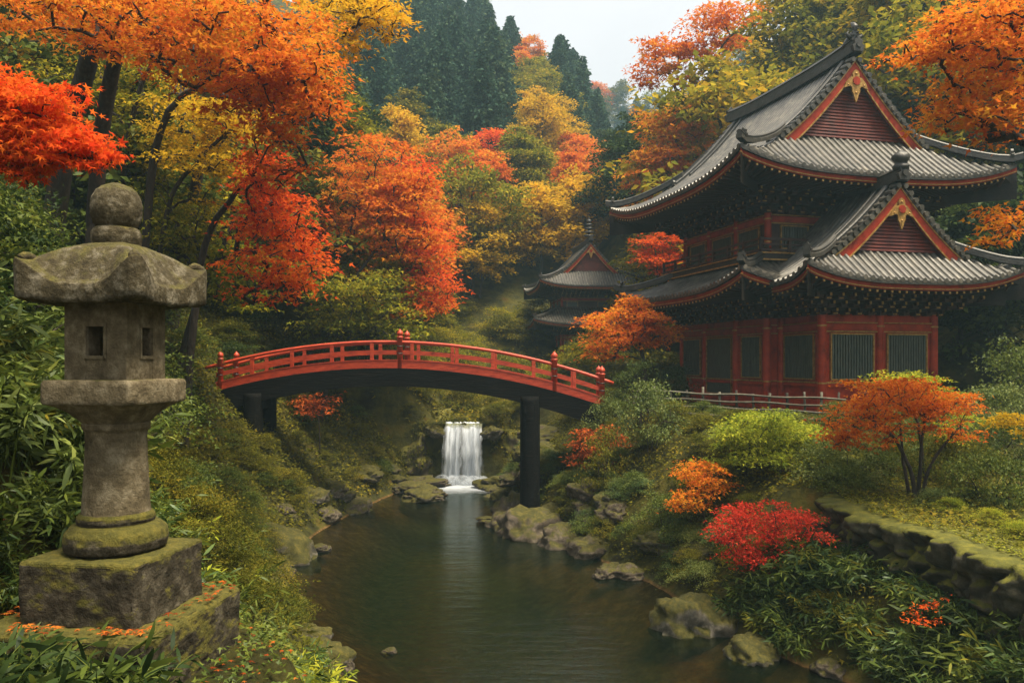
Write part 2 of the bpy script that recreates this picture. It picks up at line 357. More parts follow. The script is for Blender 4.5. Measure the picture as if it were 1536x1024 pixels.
def rock(x, y, z, sx, sy, sz, label, group=None, mossy_=False, name='river_rock', cat='rock', k=None):
    me = (RM if mossy_ else RK); me = me[(k if k is not None else rng.randrange(99)) % len(me)]
    o = link(bpy.data.objects.new(name, me)); o.location = (x, y, z); o.scale = (sx, sy, sz); o.rotation_euler = (rng.uniform(-.15, .15), rng.uniform(-.15, .15), rng.uniform(0, 6.28))
    return tag(o, label, cat, group)
def rock_at(px, py, wpx, label, z=0.05, **k):     # a rock whose foot shows at px, py on level z
    Y = (EYE - z) * F / (py - 540); x = (px - 768) * Y / F; s = wpx * Y / F / 2
    return rock(x, Y + s * .4, z, s, s * .85, s * k.pop('h', 1.0), label, **k)

# ------------------------------------------------------------------ waterfall
def white_water(name, sc, lo, hi, foam=False):
    m, t, n, l = new_mat(name)
    out = n.new('ShaderNodeOutputMaterial'); co = n.new('ShaderNodeTexCoord')
    mp = n.new('ShaderNodeMapping'); mp.inputs['Scale'].default_value = sc; l.new(co.outputs['Object'], mp.inputs[0])
    nn = noise_node(n, l, 1, 5, .6, mp.outputs[0]); fac = nn.outputs['Fac']
    if foam:
        ln = n.new('ShaderNodeVectorMath'); ln.operation = 'LENGTH'
        mp2 = n.new('ShaderNodeMapping'); mp2.inputs['Scale'].default_value = foam; l.new(co.outputs['Object'], mp2.inputs[0]); l.new(mp2.outputs[0], ln.inputs[0])
        a = n.new('ShaderNodeMath'); a.operation = 'SUBTRACT'; a.inputs[0].default_value = 1.15; l.new(ln.outputs['Value'], a.inputs[1])
        s = n.new('ShaderNodeMath'); s.operation = 'ADD'; l.new(a.outputs[0], s.inputs[0]); l.new(fac, s.inputs[1]); fac = s.outputs[0]
    mr = n.new('ShaderNodeMapRange'); mr.inputs['From Min'].default_value = lo; mr.inputs['From Max'].default_value = hi; l.new(fac, mr.inputs['Value'])
    d = n.new('ShaderNodeBsdfDiffuse'); d.inputs[0].default_value = (.50, .545, .60, 1)
    tl = n.new('ShaderNodeBsdfTranslucent'); tl.inputs[0].default_value = (.50, .545, .60, 1)
    dm = n.new('ShaderNodeMixShader'); dm.inputs[0].default_value = .3; l.new(d.outputs[0], dm.inputs[1]); l.new(tl.outputs[0], dm.inputs[2])
    tr = n.new('ShaderNodeBsdfTransparent'); mm = n.new('ShaderNodeMixShader')
    l.new(mr.outputs[0], mm.inputs[0]); l.new(tr.outputs[0], mm.inputs[1]); l.new(dm.outputs[0], mm.inputs[2]); l.new(mm.outputs[0], out.inputs[0])
    return m
FX, FY = -1.97, 32.25
wf = empty('waterfall', (FX, FY, 0)); tag(wf, 'white silky waterfall dropping into the far end of the river', 'waterfall')
def sheet(x0, x1, spread, seed, yo):
    b = MB(); rows = []; rnd = random.Random(seed); nx, nz_ = 26, 22
    ph = [rnd.uniform(-1, 1) for _ in range(nx + 1)]
    for j in range(nz_ + 1):
        t = j / nz_; row = []
        for i in range(nx + 1):
            u = i / nx; x = x0 + (x1 - x0) * u
            x += (u - .5) * spread * t + .02 * math.sin(j * .9 + i)
            z = 2.5 * (1 - t ** 1.35) if t > 0 else 2.5
            y = .45 - .75 * min(1, t * 1.6) ** .5 + .07 * ph[i] * min(1, t * 3) + yo + .05 * math.sin(u * 19 + seed)
            row.append((x, y, z - .07 * abs(ph[i]) * (1 - t)))
        rows.append(row)
    b.strip(rows); return b
def fall_mat():
    m, t, n, l = new_mat('falling_water'); out = n.new('ShaderNodeOutputMaterial'); co = n.new('ShaderNodeTexCoord')
    mp = n.new('ShaderNodeMapping'); mp.inputs['Scale'].default_value = (9, .3, .55); l.new(co.outputs['Object'], mp.inputs[0])
    nn = noise_node(n, l, 1, 5, .6, mp.outputs[0])
    mp2 = n.new('ShaderNodeMapping'); mp2.inputs['Scale'].default_value = (3, .3, 1.6); l.new(co.outputs['Object'], mp2.inputs[0])
    n2 = noise_node(n, l, 1, 3, .5, mp2.outputs[0])
    sx = n.new('ShaderNodeSeparateXYZ'); l.new(co.outputs['Object'], sx.inputs[0])
    wb = n.new('ShaderNodeMath'); wb.operation = 'MULTIPLY_ADD'; wb.inputs[1].default_value = .35; l.new(n2.outputs['Fac'], wb.inputs[0]); l.new(sx.outputs['X'], wb.inputs[2])
    mr = n.new('ShaderNodeMapRange'); mr.inputs['From Min'].default_value = -.75; mr.inputs['From Max'].default_value = 1.1; l.new(wb.outputs[0], mr.inputs['Value'])
    c = ramp(n, [(0, (0, 0, 0)), (.12, (.45, .45, .45)), (.25, (1, 1, 1)), (.40, (.85, .85, .85)), (.47, (.30, .30, .30)), (.56, (.9, .9, .9)), (.72, (1, 1, 1)), (.88, (.5, .5, .5)), (.97, (0, 0, 0))]); l.new(mr.outputs[0], c.inputs[0])
    zt = n.new('ShaderNodeMapRange'); zt.inputs['From Min'].default_value = 1.7; zt.inputs['From Max'].default_value = 2.5; zt.inputs['To Max'].default_value = .12; l.new(sx.outputs['Z'], zt.inputs['Value'])
    a1 = n.new('ShaderNodeMath'); a1.operation = 'ADD'; l.new(c.outputs[0], a1.inputs[0]); l.new(nn.outputs['Fac'], a1.inputs[1])
    a2 = n.new('ShaderNodeMath'); a2.operation = 'MULTIPLY_ADD'; a2.inputs[1].default_value = .5; l.new(zt.outputs[0], a2.inputs[0]); l.new(a1.outputs[0], a2.inputs[2])
    fr_ = n.new('ShaderNodeMapRange'); fr_.inputs['From Min'].default_value = .62; fr_.inputs['From Max'].default_value = 1.40; l.new(a2.outputs[0], fr_.inputs['Value'])
    d = n.new('ShaderNodeBsdfDiffuse'); d.inputs[0].default_value = (.50, .545, .60, 1); tr = n.new('ShaderNodeBsdfTransparent'); mm = n.new('ShaderNodeMixShader')
    l.new(fr_.outputs[0], mm.inputs[0]); l.new(tr.outputs[0], mm.inputs[1]); l.new(d.outputs[0], mm.inputs[2]); l.new(mm.outputs[0], out.inputs[0]); return m
fmat = fall_mat()
fm_ = white_water('water_strand', (8, .4, .5), .42, .75)
sheet(-.74, .74, .34, 3, 0).build('fall', fmat, wf, True)
for (x0, x1, sd_) in ((-.62, -.05, 5), (.12, .66, 6)): sheet(x0, x1, .2, sd_, -.10).build('strand', fm_, wf, True)
b = MB()
for i in range(9):
    u = -.8 + 1.6 * i / 8; b.v and None
    b.strip([[(u + (.42 + .1 * math.sin(i * 2.1)) * math.cos(a) * math.sin(e), -.35 + .45 * math.sin(a) * math.sin(e), .05 + (.30 + .1 * math.cos(i * 3)) * math.cos(e)) for a in np.linspace(0, 6.283, 13)] for e in np.linspace(.05, 1.57, 7)])
b.build('spray', white_water('spray', (3, 3, 3), .30, 1.0), wf, True)
for (x, z, s_, k_) in ((-1.15, 2.1, .5, 1), (1.15, 2.05, .55, 3), (.02, 2.38, .14, 4)):
    rock(FX + x, FY + .25, z, s_ * .9, s_ * .6, s_ * .8, 'mossy wet rock framing the waterfall', 'rocks framing the waterfall', mossy_=True, k=k_)
b = MB(); rows = []
for j in range(18):
    rows.append([(-2.3 + 4.8 * i / 30, -3.2 + 3.3 * j / 17, .055 + .02 * mnoise.noise(Vector((i * .7, j * .9, 0))) ) for i in range(31)])
b.strip(rows); b.build('foam', white_water('foam', (1.1, 4.5, 1), .45, 1.15, (.30, .46, 1)), wf, True)

# ------------------------------------------------------------------ stone lantern
lan = empty('stone_lantern', (LAN[0], LAN[1], 3.3), R(-8))
tag(lan, 'tall weathered stone lantern with mossy cap on the left bank', 'stone lantern')
lan.scale = (.91, .91, 1)
lz = lambda py: (5 - (py - 540) * .003708) - 3.3
def disp(o, strength, size, sub=0, kind='CLOUDS'):
    if sub:
        s = o.modifiers.new('sub', 'SUBSURF'); s.subdivision_type = 'SIMPLE'; s.levels = s.render_levels = sub
    tx = bpy.data.textures.new('rough', kind); tx.noise_scale = size; tx.noise_depth = 4
    d = o.modifiers.new('disp', 'DISPLACE'); d.texture = tx; d.strength = strength; d.mid_level = .5
    return o
def block(name, half, z0, z1, mat, bev=.022, sub=5, st=.02, sz=.1, hy=None):
    b = MB(); b.box(-half, half, -(hy or half), hy or half, z0, z1)
    o = b.build(name, mat, lan, True, bev); return disp(o, st, sz, sub)
block('ground_slab', .54, lz(911) - .36, lz(911), M['lantern_moss'], .03, 6, .045, .14)
block('base_block', .365, lz(911) - .02, lz(822), M['lantern_moss'], .022, 6, .024, .10)
# round pedestal with moulding
pr = [(.24, lz(824)), (.285, lz(818)), (.295, lz(806)), (.285, lz(793)), (.25, lz(784)), (.215, lz(781)), (.222, lz(776)), (.218, lz(770)), (.2, lz(766))]
b = MB(); b.lathe(pr, 48); disp(b.build('pedestal', M['lantern_moss'], lan, True), .014, .08, 2)
pr = [(.196, lz(772)), (.19, lz(755)), (.181, lz(715)), (.174, lz(680)), (.172, lz(655)), (.176, lz(645)), (.19, lz(641)), (.192, lz(634)), (.18, lz(631))]
b = MB(); b.lathe(pr, 48); disp(b.build('column', M['lantern'], lan, True), .008, .03, 2)
# tray: square slab over a tapered round underside
b = MB(); rings = []
nn_ = 48
def sq(phi, h, e):
    c, s_ = math.cos(phi), math.sin(phi)
    return h / (abs(c) ** e + abs(s_) ** e) ** (1 / e)
for (h, z, e) in [(.165, lz(640), 2), (.185, lz(633), 2), (.235, lz(618), 2.6), (.275, lz(607), 5), (.297, lz(603), 14), (.30, lz(600), 20), (.30, lz(574), 20), (.292, lz(569), 16), (.22, lz(568), 12)]:
    rings.append([(sq(2 * math.pi * (k + .5) / 64, h, e) * math.cos(2 * math.pi * (k + .5) / 64), sq(2 * math.pi * (k + .5) / 64, h, e) * math.sin(2 * math.pi * (k + .5) / 64), z) for k in range(65)])
b.strip(rings); b.poly(*rings[-1][:64])
disp(b.build('tray', M['lantern'], lan, True), .008, .05, 2)
# fire box with a real opening through each side
h_ = .20; z0, z1 = lz(569), lz(452); zw0, zw1 = lz(535), lz(490); ww = .062
b = MB()
for sx_ in (-1, 1):
    for sy_ in (-1, 1):
        b.box(*sorted((sx_ * ww, sx_ * h_)), *sorted((sy_ * ww, sy_ * h_)), z0, z1)
for sgn in (-1, 1):
    b.box(-ww - .001, ww + .001, *sorted((sgn * .13, sgn * (h_ - .003))), z0, zw0); b.box(-ww - .001, ww + .001, *sorted((sgn * .13, sgn * (h_ - .003))), zw1, z1)
    b.box(*sorted((sgn * .13, sgn * (h_ - .003))), -ww - .001, ww + .001, z0, zw0); b.box(*sorted((sgn * .13, sgn * (h_ - .003))), -ww - .001, ww + .001, zw1, z1)
fb = b.build('fire_box', M['lantern'], lan, False, .006)
for a in range(4):
    b = MB(); ca, sa = math.cos(a * math.pi / 2), math.sin(a * math.pi / 2)
    def q(x, y, z): return (x * ca - y * sa, x * sa + y * ca, z)
    for (xa, xb, za, zb) in ((-ww - .012, -ww + .006, zw0 - .012, zw1 + .012), (ww - .006, ww + .012, zw0 - .012, zw1 + .012), (-ww, ww, zw0 - .012, zw0 + .006), (-ww, ww, zw1 - .006, zw1 + .012)):
        b.add([q(x, y, z) for x in (xa, xb) for y in (-h_ - .007, -h_ + .02) for z in (za, zb)], [(0, 1, 3, 2), (4, 6, 7, 5), (0, 4, 5, 1), (2, 3, 7, 6), (0, 2, 6, 4), (1, 5, 7, 3)])
    b.build('window_frame', M['lantern'], fb)
# cap: square curved roof, thick rim, upturned corners
b = MB(); rings = []
NK = 96
def capring(t, under=False):
    out_ = []
    for k in range(NK + 1):
        ph = 2 * math.pi * k / NK + math.pi / 4
        cn = abs(math.sin(2 * (2 * math.pi * k / NK + math.pi / 4))) if False else None
        c4 = (1 + math.cos(4 * (ph - math.pi / 4))) / 2
        corner = c4 ** 5
        e = 2 + 5 * t ** 3.5
        r = sq(ph, .378 * t, e) * (1 - .05 * t * (1 - corner)) * (1.0 if t < .98 else 1)
        prof = float(np.interp(t, [0, .2, .3, .4, .5, .6, .7, .8, .9, 1], [.255, .254, .250, .242, .226, .198, .15, .082, .026, .004]))
        ridge = .045 * c4 ** 6 * sstep(.5, .85, t) * (1 - .3 * sstep(.9, 1, t))
        r *= 1 + .10 * corner * t ** 4 - .03 * (1 - c4) * t ** 3
        z = lz(434) + prof + ridge + .11 * c4 ** 4 * t ** 4
        if under: z = lz(460) + .02 * c4 ** 3 * t ** 4 + (1 - t) * .02
        out_.append((r * math.cos(ph), r * math.sin(ph), z))
    return out_
for t in (.12, .25, .36, .46, .56, .66, .75, .83, .9, .95, .985, 1.0): rings.append(capring(t))
rings.append([(x * 1.012, y * 1.012, z - .035) for x, y, z in capring(1.0)])
rings.append([(x * 1.0, y * 1.0, z + .012) for x, y, z in capring(1.0, True)])
for t in (.96, .8, .55, .4): rings.append(capring(t, True))
b.strip(rings)
cap = disp(b.build('cap', M['lantern_cap'], lan, True), .010, .03, 2)
for k in range(4):
    b = MB(); a = math.pi / 4 + k * math.pi / 2; d = Vector((math.cos(a), math.sin(a), 0))
    pts = []; rr = []
    for i in range(9):
        th = -.5 + i * .55
        pts.append(d * (.466 + .036 * math.cos(th)) + Vector((0, 0, lz(432) + .108 + .034 * math.sin(th)))); rr.append(.036 - .0024 * i)
    b.tube([d * .34 + Vector((0, 0, lz(432) + .13)), d * .41 + Vector((0, 0, lz(432) + .11))] + pts, [.02, .034] + rr, 10)
    disp(b.build('corner_scroll', M['lantern_cap'], cap, True), .02, .04, 1)
pr = [(.13, lz(374)), (.139, lz(366)), (.144, lz(358)), (.141, lz(350)), (.128, lz(344)), (.112, lz(342)), (.122, lz(339)), (.137, lz(331)), (.145, lz(321)), (.146, lz(311)), (.138, lz(298)), (.118, lz(288)), (.088, lz(281.5)), (.05, lz(277.5)), (.02, lz(275)), (.004, lz(274))]
b = MB(); b.lathe(pr, 48); disp(b.build('finial', M['lantern_cap'], lan, True), .008, .03, 2)

# ------------------------------------------------------------------ arched bridge
A_ = Vector((-9.15, 25.5, 0)); B_ = Vector((2.82, 25.1, 0)); BL = (B_ - A_).length
br = empty('arched_bridge', A_, math.atan2(B_.y - A_.y, B_.x - A_.x))
tag(br, 'red arched wooden bridge on black girders spanning the river', 'bridge')
def bz(x):           # bottom of the red band
    t = x / BL; return (1 - t) * 4.05 + t * 3.6 + .92 * 4 * t * (1 - t)
NB = 48
def band(za, zb, ya, yb, name, mat, x0=0, x1=BL, par=None, zs=None, smooth=False):
    b = MB(); rows = []
    for i in range(NB + 1):
        x = x0 + (x1 - x0) * i / NB; z = bz(x)
        rows.append([(x, ya, z + za), (x, yb, z + za), (x, yb, z + zb), (x, ya, z + zb), (x, ya, z + za)])
    b.strip(rows); b.poly(*rows[0][:4]); b.poly(*rows[-1][:4][::-1])
    return b.build(name, mat, par or br, smooth)
HW = .66
for s_ in (-1, 1):
    y = s_ * HW
    band(0, .235, y - .06, y + .06, 'edge_board', M['bridge_red'])
    # girder deepens a little towards the ends
    b = MB(); rows = []
    for i in range(NB + 1):
        x = .1 + (BL - .2) * i / NB; z = bz(x); t = abs(x / BL - .5) * 2
        lo = -.56 - .12 * t ** 2
        rows.append([(x, y - .07, z + lo), (x, y + .07, z + lo), (x, y + .07, z - .003), (x, y - .07, z - .003), (x, y - .07, z + lo)])
    b.strip(rows); b.poly(*rows[0][:4]); b.poly(*rows[-1][:4][::-1]); b.build('girder', M['black'], br)
    rail = [(x, y, bz(x) + .80) for x in np.linspace(-.35, BL + .3, 60)]
    b = MB(); b.tube(rail, .052, 10); b.build('top_rail', M['bridge_red'], br, True)
    band(.42, .55, y - .03, y + .03, 'middle_rail', M['bridge_red'])
    band(.237, .262, y - .075, y + .075, 'rail_sill', M['bridge_red'])
    for x in np.arange(1.12, BL - .8, 1.245):
        if abs(x - BL * .478) < .3 or abs(x - BL * .875) < .3: continue
        z = bz(x); b = MB(); b.box(x - .055, x + .055, y - .045, y + .045, z + .262, z + .77); b.build('baluster', M['bridge_red'], br, False, .008)
    for x in (.12, BL * .478, BL * .875, BL - .05):
        z = bz(x); r = .088
        pr = [(r, z + .0), (r, z + .93), (r * 1.18, z + .94), (r * 1.18, z + .97), (r * .8, z + .985), (r * .75, z + 1.01), (r * 1.02, z + 1.03), (r * 1.12, z + 1.07), (r * .95, z + 1.12), (r * .5, z + 1.16), (r * .16, z + 1.19), (.004, z + 1.215)]
        b = MB(); b.lathe(pr, 20, (x, y * 1.0, 0)); po = b.build('post', M['bridge_red'], br, True)
        for zz in (.66, .44): b = MB(); b.lathe([(r * 1.12, z + zz), (r * 1.12, z + zz + .03)], 20, (x, y, 0)); b.build('post_band', M['ridge'], po, True)
b = MB(); rows = []
for i in range(NB + 1):
    x = BL * i / NB; z = bz(x); rows.append([(x, -HW + .062, z + .06), (x, HW - .062, z + .06), (x, HW - .062, z + .12), (x, -HW + .062, z + .12), (x, -HW + .062, z + .06)])
b.strip(rows); b.build('deck', M['dark_wood'], br)
def pier(x, y, zb, wd=.3):
    b = MB(); zt = bz(x) - .35; b.lathe([(wd * 1.12, zb), (wd * 1.03, zb + .5), (wd, zt - .3), (wd, zt)], 10, (x, y, 0)); disp(b.build('pier', M['black'], br, True), .03, .3, 1)
for (x, zb) in ((1.15, 0), (BL - 2.25, -.3)):
    for s_ in (-1, 1): pier(x, s_ * (HW - .02), zb)
    b = MB(); b.box(x - .16, x + .16, -HW - .25, HW + .25, bz(x) - .86, bz(x) - .6); b.build('cross_beam', M['black'], br)

# ------------------------------------------------------------------ temple
def temple(root, wing=True, spire=False, ex=0.0):
    def B(b, name, mat, par=root, **k): return b.build(name, mat, par, **k)
    fs0 = lambda u: .364 * u + .0897 * u * u
    ff0 = lambda u: .80 * u + .044 * u * u
    def inv(f, z):
        lo, hi = 0, 12
        for _ in range(30):
            mid = (lo + hi) / 2
            if f(mid) < z: lo = mid
            else: hi = mid
        return lo
    def roof(name, r0, r1, d0, d1, ze, fs, ff, lift, wall, gf=None, gb=None, inner=None, back=True, pitch=.25, zwall=-.5, ridge_h=.5, frontgap=None):
        rt = bpy.data.objects.new(name, None); COL.objects.link(rt); rt.parent = root
        rc = (r0 + r1) / 2; half = (r1 - r0) / 2; dc = (d0 + d1) / 2; dh = (d1 - d0) / 2
        def td(d): return abs(d - dc) / dh if back else max(0, (dc - d) / dh)
        def uf_of(d): return min(d - d0, d1 - d) if back else d - d0
        def utop_s(d):
            if gf is not None and gf - .32 <= d <= (gb + .32 if back else 99): return half
            u = inv(fs, ff(max(0, uf_of(d))))
            return max(.02, min(u, inner if inner else half))
        def utop_f(r):
            us = min(r - r0, r1 - r); u = inv(ff, fs(max(0, us)))
            return max(.02, min(u, (gf - d0) if gf is not None else inner))
        def cl(t, u): return lift * max(0, t) ** 3.2 * math.exp(-u / 1.5)
        def S(side, c, u):
            if side == 'L': return Vector((r0 + u, c, ze + fs(u) + cl(td(c), u)))
            if side == 'R': return Vector((r1 - u, c, ze + fs(u) + cl(td(c), u)))
            if side == 'F': return Vector((c, d0 + u, ze + ff(u) + cl(abs(c - rc) / half, u)))
            return Vector((c, d1 - u, ze + ff(u) + cl(abs(c - rc) / half, u)))
        sheet_, rows_, red_, gold_, sof_, raf_ = MB(), MB(), MB(), MB(), MB(), MB()
        sides = ['L', 'R', 'F'] + (['K'] if back else [])
        RT = .07
        for sd_ in sides:
            a, b_ = (d0, d1) if sd_ in 'LR' else (r0, r1)
            nC = int((b_ - a) / pitch); cs = [a + (b_ - a) * (i + .5) / nC for i in range(nC)]
            allc = [a + .001] + cs + [b_ - .001]
            if sd_ in 'LR' and gf is not None:
                allc += [gf - .321, gf - .319]
                if back: allc += [gb + .319, gb + .321]
            allc = sorted(allc)
            ut = utop_s if sd_ in 'LR' else utop_f
            NS = 8
            paths = {c: [S(sd_, c, ut(c) * k / NS) for k in range(NS + 1)] for c in allc}
            sheet_.strip([paths[c] for c in allc])
            sheet_.strip([[p - Vector((0, 0, .10)) for p in paths[c]] for c in allc])
            sheet_.strip([[paths[c][0], paths[c][0] - Vector((0, 0, .12))] for c in allc])
            cross = Vector((0, 1, 0)) if sd_ in 'LR' else Vector((1, 0, 0))
            inw = {'L': Vector((1, 0, 0)), 'R': Vector((-1, 0, 0)), 'F': Vector((0, 1, 0)), 'K': Vector((0, -1, 0))}[sd_]
            for c in cs:
                if ut(c) < .06: continue
                pts = paths[c]; rws = []
                for p_ in pts:
                    rws.append([p_ + cross * RT * math.cos(q_) + Vector((0, 0, RT * math.sin(q_) * 1.15)) for q_ in (0, .7, 1.57, 2.44, 3.14)])
                rows_.strip(rws)
                rows_.poly(*[p_ - inw * .004 for p_ in rws[0]])
                # round end tile
                e = pts[0] - inw * .012
                rows_.poly(*[e + cross * .078 * math.cos(q_) + Vector((0, 0, .078 * math.sin(q_) + .0)) for q_ in np.linspace(0, 2 * math.pi, 11)[:-1]])
            # boards, rafters and soffit under the eave
            ov = wall[sd_]
            prev = None
            for c in allc:
                if sd_ in 'LR' and not back and c > wall.get('cut', 99): continue
                lim = uf_of(c) if sd_ in 'LR' else min(c - r0, r1 - c)
                i1 = min(.10, max(0, lim)); i2 = min(ov * .6, max(0, lim)); i3 = min(ov, max(0, lim))
                e = S(sd_, c, 0)
                lz_ = e.z - ze
                cur = [e + inw * i1 - Vector((0, 0, .115)), e + inw * (i1 + .03 if lim > .2 else i1) - Vector((0, 0, .29)),
                       Vector((e.x, e.y, ze - .31 + lz_ * .45 + .06)) + inw * i2, Vector((e.x, e.y, ze + zwall)) + inw * i3]
                if prev:
                    red_.poly(prev[0], cur[0], cur[1], prev[1])
                    sof_.poly(prev[1], cur[1], cur[2], prev[2]); sof_.poly(prev[2], cur[2], cur[3], prev[3])
                    gold_.bar(prev[0] * .25 + prev[1] * .75 - inw * .02, cur[0] * .25 + cur[1] * .75 - inw * .02, .02, .028)
                prev = cur
            for i, c in enumerate(cs):
                if sd_ in 'LR' and not back and c > wall.get('cut', 99): continue
                lim = uf_of(c) if sd_ in 'LR' else min(c - r0, r1 - c)
                if lim < .25: continue
                e = S(sd_, c, 0); i2 = min(ov * .6, lim)
                p1 = e + inw * .15 - Vector((0, 0, .345)); p2 = Vector((e.x, e.y, ze - .36 + (e.z - ze) * .45 + .06)) + inw * i2
                raf_.bar(p1, p2, .085, .085)
                gold_.obox(e + inw * .138 - Vector((0, 0, .345)), cross * .03, inw * .012, (0, 0, .03))
        B(sheet_, 'tile_bed', M['ridge'], rt, smooth=False)
        B(rows_, 'tile_rows', M['tile'], rt, smooth=True)
        B(red_, 'eave_board', M['red'], rt); B(gold_, 'rafter_ends', M['gold'], rt)['kind'] = 'stuff'
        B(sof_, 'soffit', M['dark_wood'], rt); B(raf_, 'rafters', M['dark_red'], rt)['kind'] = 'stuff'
        # hip ridges
        def ridge(path, wd, h, name):
            b = MB(); rws = []
            for i, p_ in enumerate(path):
                dd = (path[min(i + 1, len(path) - 1)] - path[max(0, i - 1)]); sdv = Vector((dd.y, -dd.x, 0)).normalized()
                U = Vector((0, 0, 1))
                rws.append([p_ + sdv * wd * .5 - U * .05, p_ + sdv * wd * .5 + U * h * .35, p_ + sdv * wd * .36 + U * h * .4, p_ + sdv * wd * .36 + U * h * .72, p_ + sdv * wd * .45 + U * h * .75, p_ + sdv * wd * .3 + U * h * .95, p_ + U * h * 1.05,
                            p_ - sdv * wd * .3 + U * h * .95, p_ - sdv * wd * .45 + U * h * .75, p_ - sdv * wd * .36 + U * h * .72, p_ - sdv * wd * .36 + U * h * .4, p_ - sdv * wd * .5 + U * h * .35, p_ - sdv * wd * .5 - U * .05])
            b.strip(rws); b.poly(*rws[0]); b.poly(*rws[-1][::-1]); return B(b, name, M['ridge'], rt)
        def endtile(p_, dirv, s_=1.0, name='ridge_end_tile'):
            b = MB(); d_ = Vector(dirv).normalized(); sdv = Vector((d_.y, -d_.x, 0)); U = Vector((0, 0, 1))
            sil = [(-.2, -.1), (-.27, .12), (-.16, .2), (-.2, .34), (-.08, .40), (0, .52), (.08, .40), (.2, .34), (.16, .2), (.27, .12), (.2, -.1)]
            fr_ = [p_ + d_ * .1 * s_ + sdv * x * s_ + U * z * s_ for x, z in sil]; bk = [p_ - d_ * .06 * s_ + sdv * x * s_ + U * z * s_ for x, z in sil]
            b.strip([fr_ + [fr_[0]], bk + [bk[0]]]); b.poly(*fr_); b.poly(*bk[::-1])
            b.tube([p_ + d_ * .02 * s_ + U * .15 * s_, p_ + d_ * .16 * s_ + U * .15 * s_], .12 * s_, 10)
            B(b, name, M['ridge'], rt)
        corners = [(0, 'L', 'F')] + [(1, 'R', 'F')] + ([(2, 'L', 'K'), (3, 'R', 'K')] if back else [])
        hipend = []
        for (i, sa, sb) in corners:
            umax = (gf - d0) if gf is not None else inner
            path = []
            for k in range(11):
                uf = -.12 + (umax + .12) * k / 10
                us = inv(fs, ff(max(uf, 0))) if uf > 0 else uf
                rr_ = r0 + us if sa == 'L' else r1 - us
                dd_ = d0 + uf if sb == 'F' else d1 - uf
                z = ze + ff(max(uf, 0)) + cl(1, max(0, uf)) + (.05 if uf <= 0 else .03)
                z += .12 * max(0, 1 - (uf + .12) / .5) ** 2
                path.append(Vector((rr_, dd_, z)))
            ridge(path, .2, .2, 'hip_ridge')
            dv = (path[0] - path[2]); dv.z = 0
            endtile(path[1] + Vector((0, 0, .14)), dv, .5)
        if gf is None:
            return rt
        zr = ze + fs(half)
        ends = [(gf, -1)] + ([(gb, 1)] if back else [])
        for (gd, sg) in ends:
            ub = inv(fs, ff(gf - d0))           # where the gable meets the hip roof
            K = 14
            us_ = [ub - .35 + (half - ub + .35) * k / K for k in range(K + 1)]
            # panel and louvres
            b = MB(); zb = ze + ff(gf - d0) - .06
            top = [(r0 + u, ze + fs(u) - .12) for u in us_ if ze + fs(u) - .12 > zb]
            pts = [(x, gd, z) for x, z in top] + [(2 * rc - x, gd, z) for x, z in top[::-1]]
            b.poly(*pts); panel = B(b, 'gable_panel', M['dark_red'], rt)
            b = MB(); z = zb + .1
            while z < zr - .35:
                u = inv(fs, z - ze + .15); hwid = half - u - .18
                if hwid > .1: b.obox((rc, gd + sg * .045, z), (hwid, 0, 0), (0, .03, -.012), (0, .012, .036))
                z += .105
            B(b, 'louvre', M['louvre'], rt)
            # bargeboards
            for s_ in (-1, 1):
                outer, mid1, mid2, low = [], [], [], []
                for u in us_:
                    x = rc + s_ * (half - u); z = ze + fs(u) - .05
                    ht = .42 + .08 * (1 - u / half)
                    outer.append(z); low.append((x, z - ht))
                yb, yf = gd + sg * .20, gd + sg * .28
                b = MB(); rws = []
                for u, o_z, (x, zl) in zip(us_, outer, low): rws.append([(x, yb, o_z), (x, yf, o_z), (x, yf, zl), (x, yb, zl), (x, yb, o_z)])
                b.strip(rws); b.poly(*rws[0][:4]); bb_ = B(b, 'bargeboard', M['red'], rt)
                b = MB()
                for i in range(K):
                    for off, th in ((.05, .05), (None, .045)):
                        p1 = Vector((low[i][0], yf + sg * .012, outer[i] - off if off else low[i][1])); p2 = Vector((low[i + 1][0], yf + sg * .012, outer[i + 1] - off if off else low[i + 1][1]))
                        b.bar(p1, p2, .03, th)
                B(b, 'gold_trim', M['gold'], rt)
                # beads of verge tiles and the descending ridge behind them
                b = MB(); u = ub - .45
                while u < half - .05:
                    x = rc + s_ * (half - u); z = ze + fs(u) + .06
                    b.tube([(x, gd + sg * .40, z), (x, gd + sg * .05, z + .02)], .085, 9)
                    u += .19
                B(b, 'verge_tiles', M['tile'], rt, smooth=False)
                path = [Vector((rc + s_ * (half - u), gd - sg * .14, ze + fs(u) + .02)) for u in us_]
                ridge(path, .22, .24, 'descending_ridge')
                path = [Vector((rc + s_ * (half - u), gd - sg * .62, ze + fs(u) + .02)) for u in us_[2:]]
                ridge(path, .17, .17, 'descending_ridge')
                endtile(Vector((rc + s_ * (half - us_[0] + .05), gd - sg * .14, ze + fs(us_[0]) + .03)), (s_, 0, 0), .55)
            # pendant ornament
            b = MB(); sil = [(0, .40), (.10, .34), (.15, .22), (.12, .12), (.24, .10), (.42, -.10), (.50, -.30), (.36, -.26), (.24, -.20), (.17, -.26), (.16, -.42), (.10, -.52), (.06, -.66), (0, -.80)]
            sil = sil + [(-x, z) for x, z in sil[::-1][1:-1]]
            oz = zr - .78; sc_ = .92 if half > 4.2 else .82
            fr_ = [(rc + x * sc_, gd + sg * .36, oz + z * sc_) for x, z in sil]; bk = [(rc + x * sc_, gd + sg * .30, oz + z * sc_) for x, z in sil]
            b.strip([fr_ + [fr_[0]], bk + [bk[0]]]); b.poly(*fr_)
            orn = B(b, 'gable_ornament', M['gold'], rt)
